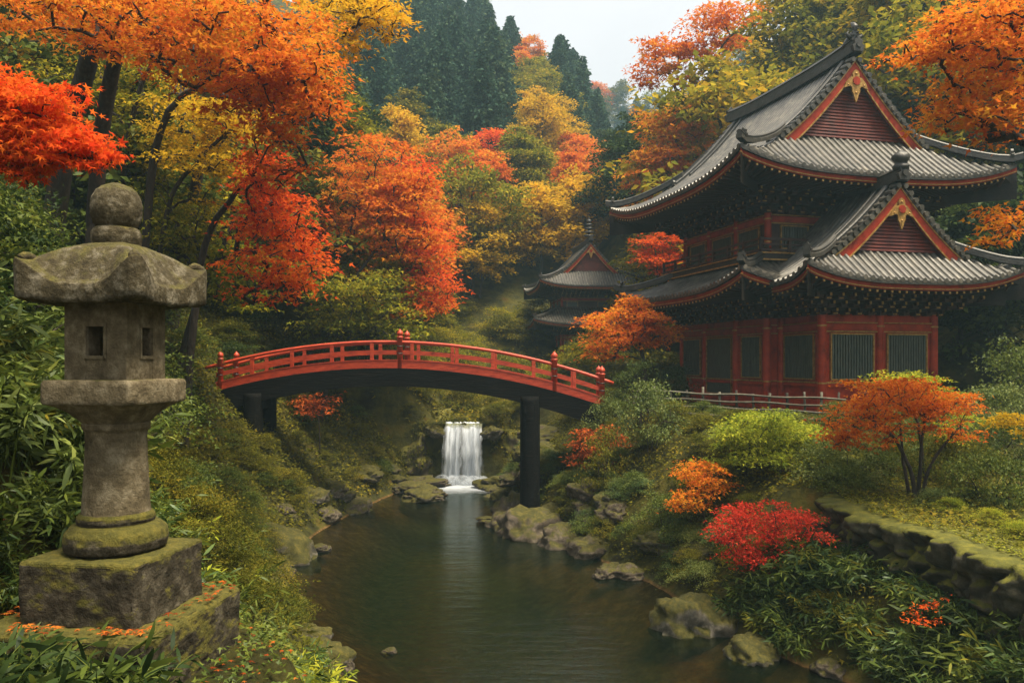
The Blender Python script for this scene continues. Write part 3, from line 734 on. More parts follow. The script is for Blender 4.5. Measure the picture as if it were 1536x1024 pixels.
            b = MB(); b.tube([(rc, gd + sg * .35, oz - .02), (rc, gd + sg * .39, oz - .02)], .15 * sc_, 18); B(b, 'boss', M['red'], rt)
            for (x, z, r_) in ((0, .25, .06), (.33, -.17, .05), (-.33, -.17, .05), (0, -.45, .06), (.12, -.12, .035), (-.12, -.12, .035)):
                b = MB(); b.lathe([(r_ * .9, -.01), (r_ * .6, .02), (.003, .035)], 10, (0, 0, 0))
                vs = b.v[-30:]
                b.v[-30:] = [(rc + (x + vx) * sc_, gd + sg * (.36 + vz), oz + (z + vy) * sc_) for vx, vy, vz in vs]
                B(b, 'relief', M['gold'], rt)
        # main ridge
        dA = gf - .38; dB = gb + .38 if back else gb
        path = [Vector((rc, dA + (dB - dA) * k / 14, zr + .02 + (.16 * abs(k / 7 - 1) ** 3 if back else .08 * max(0, 1 - k / 7) ** 3))) for k in range(15)]
        ridge(path, .42, ridge_h, 'main_ridge')
        endtile(path[0] + Vector((0, -.02, .06)), (0, -1, 0), .85)
        if back: endtile(path[-1] + Vector((0, .02, .12)), (0, 1, 0), 1.0)
        rt['_zr'] = zr; rt['_path'] = 0
        # finial at the gable peak
        pk = path[0] + Vector((0, .22, ridge_h))
        b = MB()
        if spire:
            pass
        elif half > 4.2:
            b.tube([pk + Vector((0, .35, -.2)), pk + Vector((0, .05, -.06)), pk + Vector((0, -.14, .12)), pk + Vector((0, -.16, .30)), pk + Vector((0, -.06, .44)), pk + Vector((0, .06, .54))], [.18, .19, .16, .12, .09, .02], 9)
            for k in range(4): b.tube([pk + Vector((0, -.12 + .04 * k, .08 + .11 * k)), pk + Vector((0, -.36 + .07 * k, .12 + .12 * k))], [.06, .012], 6)
            for s_ in (-1, 1): b.tube([pk + Vector((s_ * .1, -.05, -.05)), pk + Vector((s_ * .3, -.1, .1)), pk + Vector((s_ * .22, -.1, .24))], [.08, .06, .015], 6)
            disp(B(b, 'ridge_finial', M['ridge'], rt, smooth=True), .06, .1, 1)
        else:
            b.lathe([(.2, 0), (.26, .1), (.17, .2), (.2, .26), (.27, .36), (.24, .48), (.12, .56), (.01, .6)], 12, pk - Vector((0, .15, .12)))
            b.tube([pk + Vector((0, 0, .15)), pk + Vector((0, -.34, .32))], [.14, .05], 8)
            disp(B(b, 'ridge_finial', M['ridge'], rt, smooth=True), .08, .12, 1)
        if spire:
            b = MB(); c = Vector((rc, gf + .5, zr + ridge_h - .1)); b.lathe([(.1, 0), (.08, 1.9), (.01, 2.1)], 8, c)
            for k in range(5): b.lathe([(.12, .25 + k * .36), (.55 - k * .08, .31 + k * .36), (.5 - k * .08, .38 + k * .36), (.1, .45 + k * .36)], 14, c)
            B(b, 'spire', M['ridge'], rt)
        return rt
    # ---- storeys
    W0, W1, D0, D1 = 0.0, 5.2, 0.0, 6.2
    rnd = random.Random(5)
    def courses(x0, x1, y0, y1, z, n=3, step=.42, dz=.24, skip=()):
        beam, blk, gl_ = MB(), MB(), MB()
        for k in range(n):
            o = .1 + step * k; zz = z + dz * k
            X0, X1, Y0, Y1 = x0 - o, x1 + o, y0 - o, y1 + o
            for (a, c, nrm) in (((X0, Y0), (X1, Y0), (0, -1)), ((X0, Y0), (X0, Y1), (-1, 0)), ((X1, Y0), (X1, Y1), (1, 0)), ((X0, Y1), (X1, Y1), (0, 1))):
                beam.bar((*a, zz + .08), (*c, zz + .08), .12, .13)
                a_, c_ = Vector((*a, 0)), Vector((*c, 0)); ln = (c_ - a_).length; m_ = max(2, int(ln / .42))
                dv = (c_ - a_).normalized(); nv = Vector((*nrm, 0))
                for i in range(m_ + 1):
                    p_ = a_ + dv * ln * i / m_
                    blk.obox(p_ + Vector((0, 0, zz - .05)), dv * .11, nv * .11, (0, 0, .065))
                    blk.bar(p_ - nv * .3 + Vector((0, 0, zz - .02)), p_ + nv * .2 + Vector((0, 0, zz + .03)), .09, .12)
                    if rnd.random() < .75: gl_.obox(p_ + nv * .205 + Vector((0, 0, zz + .035)), dv * .032, nv * .012, (0, 0, .045))
                    if rnd.random() < .5: gl_.obox(p_ + nv * .117 + Vector((0, 0, zz - .075)), dv * .07, nv * .008, (0, 0, .018))
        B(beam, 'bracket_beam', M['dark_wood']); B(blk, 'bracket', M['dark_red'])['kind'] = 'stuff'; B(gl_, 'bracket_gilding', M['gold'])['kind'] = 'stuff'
    def wall_run(a, c, z0, z1, bays, name='wall', dado=.78, sill=True, head=.55):
        # bays: list of (t0, t1, kind) in metres along a->c ; outward normal to the right of a->c
        a, c = Vector((*a, 0)), Vector((*c, 0)); dv = (c - a).normalized(); nv = Vector((dv.y, -dv.x, 0)); ln = (c - a).length; U = Vector((0, 0, 1))
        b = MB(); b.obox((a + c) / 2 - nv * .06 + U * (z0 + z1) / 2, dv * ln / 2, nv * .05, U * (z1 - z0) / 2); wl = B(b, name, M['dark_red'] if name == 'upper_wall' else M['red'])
        for z, hh, dd in ((z0 + dado, .05, .05), (z1 - head, .035, .05), (z1 - head + .28, .03, .05)): b = MB(); b.obox((a + c) / 2 + nv * (dd - .02) + U * z, dv * (ln / 2 - .003), nv * .035, U * hh * .5); B(b, 'gold_rail', M['gold'], wl)
        b = MB(); b.obox((a + c) / 2 + nv * .02 + U * (z0 + dado - .09), dv * (ln / 2 - .002), nv * .04, U * .05); B(b, 'beam', M['red'], wl)
        b = MB(); b.obox((a + c) / 2 + nv * .03 + U * (z0 + .12), dv * (ln / 2 - .004), nv * .05, U * .11); B(b, 'sill_beam', M['red'], wl)
        b = MB(); b.obox((a + c) / 2 + nv * .02 + U * (z1 - head + .14), dv * (ln / 2 - .002), nv * .03, U * .1)
        B(b, 'beam', M['red'], wl)
        for (t0, t1, kind) in bays:
            zb = z0 + dado + .12 if kind == 'w' else z0 + .26; zt = z1 - head - .1
            mid = a + dv * (t0 + t1) / 2; hw = (t1 - t0) / 2
            b = MB(); k = max(4, int((t1 - t0) / .095))
            b.obox(mid - nv * .012 + U * (zb + zt) / 2, dv * hw, nv * .012, U * (zt - zb) / 2)
            for i in range(k):
                x = -hw + (i + .5) * 2 * hw / k
                b.obox(mid + dv * x + nv * .022 + U * (zb + zt) / 2, dv * (hw / k * (.58 if kind == 'w' else .93)), nv * (.030 if kind == 'w' else .014), U * ((zt - zb) / 2 - .01))
            sh = B(b, 'shutter' if kind == 'w' else 'door', M['shutter'], root)
            b = MB(); f_ = .022
            for s_ in (-1, 1): b.obox(mid + dv * s_ * (hw + f_) + nv * .035 + U * (zb + zt) / 2, dv * f_, nv * .035, U * ((zt - zb) / 2 + 2 * f_)); b.obox(mid + nv * .035 + U * ((zb + zt) / 2 + s_ * ((zt - zb) / 2 + f_)), dv * hw, nv * .033, U * f_)
            B(b, 'frame', M['gold'], sh)
        return wl
    def pillars(spots, z0, z1, r=.135):
        for (x, y) in spots:
            b = MB(); b.lathe([(r * 1.25, z0 - .02), (r * 1.25, z0 + .08), (r, z0 + .12), (r, z1)], 16, (x, y, 0)); po = B(b, 'pillar', M['red'], smooth=False)
            for z in (z0 + .76, z1 - .5, z1 - .1): b = MB(); b.lathe([(r * 1.1, z), (r * 1.1, z + .05)], 16, (x, y, 0)); B(b, 'collar', M['gold'], po)
    H1 = 2.95
    # plinth
    b = MB(); b.box(-.35, 5.55, -.3, 6.5, -.6, -.02)
    if wing: b.box(.15, 5.0, -2.65, -.301, -.6, -.021)
    B(b, 'plinth', M['dark_red'])
    b = MB(); b.box(-.45, 5.65, -.42, 6.6, -.12, .02)
    if wing: b.box(.05, 5.1, -2.75, -.421, -.12, .021)
    B(b, 'veranda', M['red'])
    wall_run((0, 6.2), (0, 0), .02, H1, [(.12, 1.55, 'w'), (2.12, 3.92, 'd'), (4.68, 5.85, 'w')])
    wall_run((5.2, 0), (5.2, 6.2), .02, H1, [(.4, 2, 'w'), (4, 5.8, 'w')])
    if wing:
        wall_run((0, 0), (.5, 0), .02, H1, [])
        wall_run((.5, -.0), (.5, -2.28), .02, H1, [(.35, 1.9, 'w')])
        wall_run((.5, -2.28), (4.64, -2.28), .02, H1, [(.32, 1.82, 'w'), (2.38, 3.82, 'w')])
        wall_run((4.64, -2.28), (4.64, 0), .02, H1, [(.3, 1.9, 'w')])
        wall_run((4.64, 0), (5.2, 0), .02, H1, [])
        pillars([(0, 0), (0, 1.98), (0, 2.22 + 2.05), (0, 6.2), (.5, -2.28), (2.6, -2.28), (4.64, -2.28), (5.2, 0), (.5, -.1)], 0, H1 + .1)
    else:
        wall_run((0, 0), (5.2, 0), .02, H1, [(.3, 1.6, 'w'), (2.0, 3.2, 'd'), (3.6, 4.9, 'w')])
        pillars([(0, 0), (1.8, 0), (3.4, 0), (5.2, 0), (0, 1.98), (0, 4.27), (0, 6.2)], 0, H1 + .1)
    courses(W0, W1, D0, D1, H1 + .08, 3, .4, .2)
    if wing: courses(.5, 4.64, -2.28, -.1, H1 + .08, 3, .4, .2)
    roof('lower_roof', -2.3 - ex, 7.5 + ex, -2.3 - ex, 7.6 + ex, 3.82, lambda u: .40 * u + .06 * u * u, lambda u: .40 * u + .06 * u * u, .55, {'L': 2.3 + ex, 'R': 2.3 + ex, 'F': 2.3 + ex, 'K': 1.4 + ex}, inner=2.3 + ex * .8)
    if wing:
        roof('wing_roof', -1.27, 6.41, -4.1, .1, 3.86, lambda u: 1.12 * fs0(u), ff0, .5, {'L': 1.77, 'R': 1.77, 'F': 1.8, 'cut': -1.9}, gf=-2.95, gb=.12, back=False, ridge_h=.42)
    # upper storey
    u0, u1, e0, e1 = .1, 5.1, .1, 6.1
    zf = 5.0
    b = MB(); b.box(u0 - .75, u1 + .75, e0 - .75, e1 + .75, zf - .16, zf); bal = B(b, 'balcony', M['dark_wood'])
    b = MB()
    for (hz, th) in ((-.19, .05), (.03, .04)):
        for (a, c) in (((u0 - .77, e0 - .77), (u1 + .77, e0 - .77)), ((u0 - .77, e0 - .77), (u0 - .77, e1 + .77)), ((u1 + .77, e0 - .77), (u1 + .77, e1 + .77))): b.bar((*a, zf + hz), (*c, zf + hz), .06, th)
    B(b, 'gold_rail', M['gold'], bal)
    for (a, c) in (((u0 - .68, e0 - .68), (u1 + .68, e0 - .68)), ((u0 - .68, e0 - .68), (u0 - .68, e1 + .68)), ((u1 + .68, e0 - .68), (u1 + .68, e1 + .68))):
        b = MB(); av, cv = Vector((*a, 0)), Vector((*c, 0)); ln = (cv - av).length; dv = (cv - av) / ln
        for z, th in ((zf + .14, .06), (zf + .32, .05), (zf + .5, .08)): b.bar((*a, z), (*c, z), .06, th)
        k = int(ln / .95)
        for i in range(k + 1): b.obox(av + dv * ln * i / k + Vector((0, 0, zf + .28)), (.045, 0, 0), (0, .045, 0), (0, 0, .28))
        B(b, 'balustrade', M['dark_red'], bal)
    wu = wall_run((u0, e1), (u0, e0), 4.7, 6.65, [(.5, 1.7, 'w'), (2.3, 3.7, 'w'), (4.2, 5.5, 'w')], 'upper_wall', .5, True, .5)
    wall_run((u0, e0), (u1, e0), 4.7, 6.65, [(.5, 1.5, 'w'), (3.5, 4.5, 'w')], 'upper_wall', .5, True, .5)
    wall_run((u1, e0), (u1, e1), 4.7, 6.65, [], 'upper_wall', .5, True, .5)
    pillars([(u0, e0), (u1, e0), (u0, e1), (u0, 2.1), (u0, 4.1)], 4.72, 6.75, .12)
    courses(u0, u1, e0, e1, 6.6, 3, .42, .22)
    roof('upper_roof', -2.45, 7.75, -2.5, 8.2, 7.38, fs0, ff0, .62, {'L': 2.55, 'R': 2.55, 'F': 2.6, 'K': 2.1}, gf=-.75, gb=6.6, zwall=-.55, ridge_h=.5)
YAW = R(14.4)
t1 = empty('temple', (8.6, 27.0, 3.5), YAW)
tag(t1, 'large two storey red temple with tiled gable roofs above the river', 'temple')
temple(t1, True)
t2 = empty('temple', (2.8, 45.6, 4.7), R(7), .6)
tag(t2, 'small distant temple with two tiled roofs beyond the bridge', 'temple')
temple(t2, False, True, .8)

rock_at(1043, 945, 128, 'big rounded boulder with moss and a pale grey face at the right water edge', mossy_=True, h=1.05, k=1)
rock_at(1133, 985, 95, 'low mossy rock just right of the big rounded boulder', mossy_=True, k=2, h=.7)
rock_at(1208, 978, 75, 'small mossy boulder beside the fern bank near the bottom right', mossy_=True, k=3, h=.9)
rock_at(1252, 1008, 62, 'grey rock in the shallow water at the foot of the fern bank', k=4, h=.8)
rock_at(908, 864, 36, 'small pale rock left of a wider one in the right shallows', k=2, h=.9)
rock_at(944, 864, 56, 'wide pale rock lying in the right shallows below the shrubs', k=0, h=.8)
rock_at(893, 832, 85, 'long grey boulder on the right shore above the pale pair', k=5, h=.8)
rock_at(800, 803, 120, 'large brown boulder in front of the right bridge pier', k=4, h=1.0)
rock_at(757, 789, 60, 'brown boulder left of the bridge pier at the narrows of the river', k=2, h=.9)
rock_at(846, 818, 85, 'brown boulder right of the bridge pier below the shrubs', k=6, h=.9)
rock_at(776, 776, 80, 'rounded brown boulder close behind the ones before the pier', k=1, h=1.2)
rock_at(735, 782, 52, 'flat low rock out in the river near the bridge pier', k=1, h=.35)
rock_at(480, 824, 34, 'small pale rock in the water beside the mossy left boulder', k=3, h=.8)
rock_at(405, 842, 130, 'broad mossy boulder at the left water edge', mossy_=True, k=0, h=.95)
rock_at(583, 981, 26, 'lone small stone standing in the shallow water', k=6, h=.9, z=-.02)
rock_at(470, 1000, 100, 'mossy boulder at the bottom left water edge', mossy_=True, k=4, h=.9, z=.15)
rock_at(514, 1004, 40, 'small bare stone leaning on the mossy bottom left boulder', k=2, h=1.1)
rock_at(432, 958, 60, 'rough mossy stone among the leaves above the bottom left boulder', mossy_=True, k=2, h=.9, z=.5)
for i in range(60):                       # shore stones
    left = i % 2; y = rng.uniform(13, 31.5)
    if left: x = interp(y, YL, XL) - rng.uniform(-.25, .9)
    else:
        x = interp(y, YR, XR) + rng.uniform(-.25, .9)
    if y < 15 and not left: continue
    s = rng.uniform(.16, .62) * (1 if y > 18 else .75)
    rock(x, y, ground(x, y) - s * .1, s * rng.uniform(.9, 1.5), s, s * rng.uniform(.7, 1.1), 'mossy stone in the row along the left water edge' if left else 'weathered stone in the row along the right water edge', 'shore stones on the left' if left else 'shore stones on the right', mossy_=rng.random() < .65)
for i in range(16):
    px, py = rng.uniform(580, 655), rng.uniform(690, 728); Y = rng.uniform(28.5, 32); p_ = P(px, py, Y)
    x = p_.x; s = rng.uniform(.3, .8); rock(x, Y, max(ground(x, Y), .1), s * 1.3, s, s * .6, 'brown rock in the heap left of the waterfall pool', 'rocks left of the waterfall', mossy_=rng.random() < .3)
for i in range(14):
    x = rng.uniform(-.9, 1.6); Y = rng.uniform(26, 31.6); s = rng.uniform(.35, .8)
    if x < interp(Y, YR, XR) - .2: continue
    rock(x, Y, ground(x, Y), s * 1.2, s, s * .7, 'brown rock in the heap around the foot of the right bridge pier', 'rocks around the pier foot', mossy_=rng.random() < .3)
CLIFF = []
def cliff(x0, x1, y, z0, z1, label, seed):
    b = MB(); rows = []
    nx, nz_ = int((x1 - x0) / .08), 34
    for j in range(nz_ + 1):
        row = []
        for i in range(nx + 1):
            u, t = i / nx, j / nz_; x = x0 + (x1 - x0) * u; z = z0 + (z1 - z0) * t
            q_ = Vector((x * .9 + seed, z * .7, seed)); d = .45 * mnoise.noise(q_) + .3 * mnoise.noise(q_ * 2.7) + .12 * mnoise.noise(q_ * 7)
            edge = min(1, u * 4, (1 - u) * 4)
            row.append((x, y - d * .8 + .9 * t ** 3 + (1 - edge) * 1.0, z + .25 * mnoise.noise(Vector((x, seed, 1))) * t))
        rows.append(row)
    rs = np.random.RandomState(seed + 50); flat_ = [p_ for r in rows for p_ in r]
    CLIFF.extend([(flat_[q][0] + rs.normal() * .06, flat_[q][1] - .03 - abs(rs.normal()) * .08, flat_[q][2] + rs.normal() * .06) for q in rs.randint(0, len(flat_), int(1500 * (x1 - x0)) if seed != 8 else 10) if mnoise.noise(Vector(flat_[q]) * 1.1) > -.12 and flat_[q][2] > .25])
    rows.append([(p_[0], p_[1] + 2.5, p_[2] - .1) for p_ in rows[-1]])
    b.strip(rows); tag(b.build('cliff', M['cliff'], None, True), label, 'cliff')
cliff(-7.2, -2.6, 32.3, -.3, 2.9, 'dark mossy cliff left of the waterfall', 1)
cliff(-1.35, 3.4, 32.3, -.3, 3.0, 'dark wet cliff right of the waterfall', 4)
cliff(-3.2, -.9, 32.75, -.3, 2.38, 'shadowed rock face behind the waterfall', 8)
# retaining wall with a mossy ledge
b = MB(); rows = []
pts_ = [(6.75, 16.9), (6.3, 15.9), (6.3, 15), (6.4, 14.2), (6.65, 13), (6.8, 12), (6.95, 10.8), (7.1, 9), (7.3, 7)]
seg = []
for i in range(len(pts_) - 1):
    a, c = Vector((*pts_[i], 0)), Vector((*pts_[i + 1], 0)); k = int((c - a).length / .045)
    seg += [a + (c - a) * j / k for j in range(k)]
prof = [(1.2, .01), (.8, .03), (.45, .05), (.28, .045), (.12, .02)] + [(-.02 - .02 * math.sin(k), -k * .05) for k in range(0, 30)]
for i, p_ in enumerate(seg):
    d = (seg[min(i + 1, len(seg) - 1)] - seg[max(i - 1, 0)]).normalized(); nv = Vector((d.y, -d.x, 0))  # towards +x
    row = []
    for (o, z) in prof:
        q_ = p_ + Vector((nv.x, nv.y, 0)) * (-o if nv.x < 0 else o); q_ = Vector((q_.x, q_.y, 2.22 + z))
        if o <= .13:
            c_ = Vector((3.3, i * .045 * 1.9, q_.z * 2.1)); dist, _p = mnoise.voronoi(c_, distance_metric='CHEBYCHEV')
            e = dist[1] - dist[0]; out_ = .20 * min(1, e * 3.5) + .10 * mnoise.noise(c_ * 1.1) + .07 * mnoise.noise(c_ * 4) + .03 * mnoise.noise(c_ * 11)
            if z > -.3: out_ += .06
            q_ -= Vector((abs(nv.x), nv.y * (1 if nv.x > 0 else -1), 0)) * out_ * 1.2
            q_.z += .06 * mnoise.noise(c_ * .8) + (.03 * mnoise.noise(c_ * 3) if o > .1 or z == 0 else 0)
        else: q_.z += .05 * mnoise.noise(q_ * 2)
        row.append(q_)
    rows.append(row)
b.strip(rows); tag(b.build('retaining_wall', M['wall_stone'], None, True), 'rough stone retaining wall topped by a green moss ledge', 'retaining wall')

# ------------------------------------------------------------------ bamboo fence in front of the temple
fe = empty('bamboo_fence', (3.75, 24.2, 3.5)); tag(fe, 'low weathered bamboo fence on the bank in front of the temple', 'fence')
rg = random.Random(3)
def fpt(t, z): return Vector((0.05 + 5.6 * t, -.1 - 1.1 * t, z - .2 * t))
for i in range(13):
    t = i / 12; b = MB(); h = rg.uniform(.62, .8); x = rg.uniform(-.03, .03)
    b.tube([fpt(t, -.6), fpt(t, h * .5) + Vector((x, 0, 0)), fpt(t, h)], rg.uniform(.03, .045), 7); b.build('post', M['bamboo'] if i % 3 else M['bark'], fe, True)
for (z, r_) in ((.18, .035), (.38, .03), (.58, .03)):
    b = MB(); b.tube([fpt(t, z) + Vector((0, -.05, .02 * math.sin(t * 17 + z * 9))) for t in np.linspace(-.03, 1.03, 16)], r_, 7); b.build('rail', M['bamboo'], fe, True)
b = MB(); b.tube([fpt(-.02, .02) + Vector((0, -.5, 0)), fpt(.5, -.06) + Vector((0, -.5, 0)), fpt(.98, .0) + Vector((0, -.55, 0))], .05, 8); b.build('long_rail', M['bamboo'], fe, True)
for i in range(6):
    b = MB(); t = i / 5; b.tube([fpt(t, -.9) + Vector((0, -.46, 0)), fpt(t, .0) + Vector((0, -.46, 0))], .04, 7); b.build('post', M['bark'], fe, True)

# ------------------------------------------------------------------ leaves and trees
def np_mesh(name, V, faces_t, nl, mat, smooth=False):
    """V: (nl*k, 3); faces_t: faces of one leaf, repeated for nl leaves."""
    k = len(V) // nl
    tot = [len(f) for f in faces_t]; flat = np.concatenate([np.array(f) for f in faces_t])
    loops = (flat[None, :] + (np.arange(nl) * k)[:, None]).ravel()
    starts1 = np.concatenate([[0], np.cumsum(tot)[:-1]])
    starts = (starts1[None, :] + (np.arange(nl) * sum(tot))[:, None]).ravel()
    me = bpy.data.meshes.new(name)
    me.vertices.add(len(V)); me.vertices.foreach_set('co', V.astype(np.float32).ravel())
    me.loops.add(len(loops)); me.loops.foreach_set('vertex_index', loops.astype(np.int32))
    me.polygons.add(len(starts)); me.polygons.foreach_set('loop_start', starts.astype(np.int32))
    me.update(calc_edges=True); me.materials.append(mat)
    return me
KITE = (np.array([(0, 0, 0), (.42, .30, .05), (1, 0, -.10), (.42, -.30, .05)]), [(0, 1, 2), (0, 2, 3)])
TRI3 = (np.array([(0, 0, 0), (.30, .42, .02), (.36, .14, .05), (1, 0, -.12), (.36, -.14, .05), (.30, -.42, .02)]), [(0, 2, 1), (0, 3, 2), (0, 4, 3), (0, 5, 4)])
def star_t():
    v = [(-.3, .0, 0)]; ang = [-118, -58, 0, 58, 118]; ln = [.55, .9, 1.0, .9, .55]
    pts = []
    for i, (a, l_) in enumerate(zip(ang, ln)):
        if i: m_ = R((ang[i] + ang[i - 1]) / 2); pts.append((.26 * math.cos(m_), .26 * math.sin(m_), .02))
        a = R(a); pts.append((l_ * math.cos(a), l_ * math.sin(a), -.16 * l_))
    v = [(0, 0, .04), (-.16, .04, 0)] + [(-.16, -.04, 0)] + pts
    n_ = len(v); ring = [2] + list(range(3, n_)) + [1]
    return np.array(v), [(0, ring[i], ring[i + 1]) for i in range(len(ring) - 1)]
STAR = star_t()
BLADE = (np.array([(0, 0, 0), (.3, .085, .02), (.3, -.085, .02), (.7, .07, -.05), (.7, -.07, -.05), (1, 0, -.17)]), [(0, 2, 1), (1, 2, 4, 3), (3, 4, 5)])
def leaf_mesh(name, Pn, size, mat, rs, shape=KITE, up=.7, out=None, droop=.25):
    n_ = len(Pn); T, Fc = shape
    N = rs.normal(size=(n_, 3)); N /= np.linalg.norm(N, axis=1, keepdims=True) + 1e-9
    N = N * (1 - up) + np.array([0, 0, 1]) * up; N /= np.linalg.norm(N, axis=1, keepdims=True) + 1e-9
    U = rs.normal(size=(n_, 3))
    if out is not None: U = U * .45 + out
    U[:, 2] -= droop
    U -= (U * N).sum(1, keepdims=True) * N; U /= np.linalg.norm(U, axis=1, keepdims=True) + 1e-9
    W = np.cross(N, U)
    s = (np.asarray(size) * rs.uniform(.45, 1.4, n_))[:, None, None]
    V = Pn[:, None, :] + s * (T[None, :, 0:1] * U[:, None, :] + T[None, :, 1:2] * W[:, None, :] + T[None, :, 2:3] * N[:, None, :])
    return np_mesh(name, V.reshape(-1, 3), Fc, n_, mat)
def pad_points(rs, C, Rr, per, flat=.35, ragged=.35):
    """points in flattened clumps: C (n,3) centres, Rr (n,) radii"""
    pts, outs = [], []
    for c, r in zip(C, Rr):
        k = max(3, int(per * r * r))
        a = rs.uniform(0, 2 * np.pi, k); q = np.sqrt(rs.uniform(0, 1, k)) * (1 + ragged * rs.normal(size=k) * .5)
        wob = 1 + .3 * np.sin(a * 3 + rs.uniform(0, 6)) + .2 * np.sin(a * 5 + rs.uniform(0, 6))
        x, y = np.cos(a) * q * wob * r, np.sin(a) * q * wob * r
        z = flat * r * ((1 - q ** 2) * .8 + rs.normal(size=k) * .38)
        tx, ty = rs.normal(size=2) * .18
        z = z + x * tx + y * ty
        pts.append(np.stack([x, y, z], 1) + c); outs.append(np.stack([np.cos(a) * q, np.sin(a) * q, np.zeros(k)], 1))
    return np.concatenate(pts), np.concatenate(outs)
def limbs(nodes0, par0, rad0, C, rs, tip=.018, sag=.1, expo=.5, sides=6, dropin=.15):
    """join clump centres C to a trunk (nodes0 with parents and radii) by branching limbs; returns a mesh builder"""
    nodes = [np.array(p_, float) for p_ in nodes0]; par = list(par0); n0 = len(nodes)
    top = nodes[-1]
    order = np.argsort([np.min(np.linalg.norm(np.array(nodes0) - c, axis=1)) for c in C])
    minj = 1 if n0 > 2 else 0
    for i in order:
        c = C[i]; A = np.array(nodes[minj:]); d = c - A
        dist = np.linalg.norm(d, axis=1)
        cost = dist + .8 * np.maximum(0, -d[:, 2] + .15 * dist) + .35 * (np.arange(len(A)) + minj < n0) * 0
        j = int(np.argmin(cost)) + minj
        a = nodes[j]; dv = c - a; ln = np.linalg.norm(dv)
        if ln < 1e-3: continue
        k = max(2, min(6, int(ln / .5) + 1)); prev = j
        perp = rs.normal(size=3) * ln * .07; perp[2] += ln * sag
        for q_ in range(1, k + 1):
            t_ = q_ / k; p_ = a + dv * t_ + perp * 4 * t_ * (1 - t_)
            nodes.append(p_ if q_ < k else c - np.array([0, 0, .02])); par.append(prev); prev = len(nodes) - 1
    cnt = np.zeros(len(nodes)); ch = np.zeros(len(nodes), int)
    for p_ in par[n0:]:
        if p_ >= 0: ch[p_] += 1
    for i in range(len(nodes) - 1, 0, -1):
        if i >= n0: cnt[i] = max(cnt[i], 1)
        if par[i] >= 0: cnt[par[i]] += cnt[i]
    rad = [tip * max(1, cnt[i]) ** expo for i in range(len(nodes))]
    for i in range(n0): rad[i] = rad0[i]
    b = MB()
    for i in range(1, len(nodes)):
        j = par[i]
        if j < 0: continue
        r0_ = min(rad[j], rad[i] * 1.35) if i >= n0 else rad[j]
        b.tube([nodes[j], nodes[i]], [r0_, rad[i]], sides, False)
    return b
def chain(pts, r0, r1, k=5, wob=.0, rs=None):
    """a smooth trunk through pts: nodes, parents, radii"""
    pts = np.array(pts, float); n_ = []; L_ = len(pts) - 1
    for i in range(L_):
        p0, p1, p2, p3 = pts[max(0, i - 1)], pts[i], pts[i + 1], pts[min(L_, i + 2)]
        for j in range(k):
            t_ = j / k
            n_.append(.5 * (2 * p1 + (p2 - p0) * t_ + (2 * p0 - 5 * p1 + 4 * p2 - p3) * t_ ** 2 + (3 * p1 - p0 - 3 * p2 + p3) * t_ ** 3))
    n_.append(pts[-1])
    if rs is not None and wob: n_ = [p_ + rs.normal(size=3) * wob * (i > 0) for i, p_ in enumerate(n_)]
    m_ = len(n_); return n_, [-1] + list(range(m_ - 1)), [r0 + (r1 - r0) * (i / (m_ - 1)) ** .8 for i in range(m_)]
def join_chains(chs):
    nodes, par, rad = [], [], []
    for (n_, p_, r_) in chs:
        k = len(nodes); nodes += list(n_); par += [(-1 if q < 0 else q + k) for q in p_]; rad += list(r_)
    return nodes, par, rad
def plant(name, label, cat, group, loc, trunk_me, leaf_me, rz=0, sc=1, lname='crown', tname='trunk', leafmat=None, szz=None):
    e = empty(name, loc, rz, sc); tag(e, label, cat, group)
    if szz: e.scale = (sc, sc, sc * szz)
    if trunk_me: link(bpy.data.objects.new(tname, trunk_me), e)
    o = link(bpy.data.objects.new(lname, leaf_me), e)
    if leafmat: o.material_slots[0].link = 'OBJECT'; o.material_slots[0].material = leafmat
    return e
def mesh_of(b, name, mat):
    me = bpy.data.meshes.new(name); me.from_pydata(b.v, [], b.f); me.materials.append(mat)
    me.polygons.foreach_set('use_smooth', [True] * len(me.polygons)); return me
# --- prototypes (H metres tall at scale 1)
def broadleaf(seed, H=10, cw=3.8, leaf=.30, per=170, npad=60, base=.22, stems=1, mat=None, bark='bark', flat=.4, rmin=.7, rmax=1.35, shape=KITE, lean=.0):
    rs = np.random.RandomState(seed)
    C, Rr = [], []
    for i in range(npad):
        t = rs.uniform(0, 1) ** .85; z = H * (base + (1 - base) * t * .96)
        pr = math.sin(math.pi * (.16 + .80 * t)) ** .75
        a = rs.uniform(0, 6.283); q = cw * pr * rs.uniform(.35, 1.05)
        C.append((q * math.cos(a) + lean * t, q * math.sin(a), z - .12 * q)); Rr.append(rs.uniform(rmin, rmax) * (.65 + .4 * pr))
    C = np.array(C); Rr = np.array(Rr)
    chs = []
    for s_ in range(stems):
        a = s_ * 6.283 / stems + .4; sp = (.0 if stems == 1 else .25 * cw)
        chs.append(chain([(.06 * math.cos(a) * stems, .06 * math.sin(a) * stems, -.6), (sp * .5 * math.cos(a) + rs.normal() * .1, sp * .5 * math.sin(a) + rs.normal() * .1, H * .3), (sp * math.cos(a) + rs.normal() * .2 + lean * .5, sp * math.sin(a) + rs.normal() * .2, H * .62), (sp * 1.1 * math.cos(a) + lean * .8, sp * 1.1 * math.sin(a), H * .88)], .02 * H / stems ** .5, .004 * H, 4, .02 * H / 10, rs))
    b = limbs(*join_chains(chs), C, rs, .0028 * H, .08)
    pts, out_ = pad_points(rs, C, Rr, per, flat)
    return mesh_of(b, 'trunk', M[bark]), leaf_mesh('crown', pts, leaf, mat or L['green'], rs, shape, .55, out_, .3)
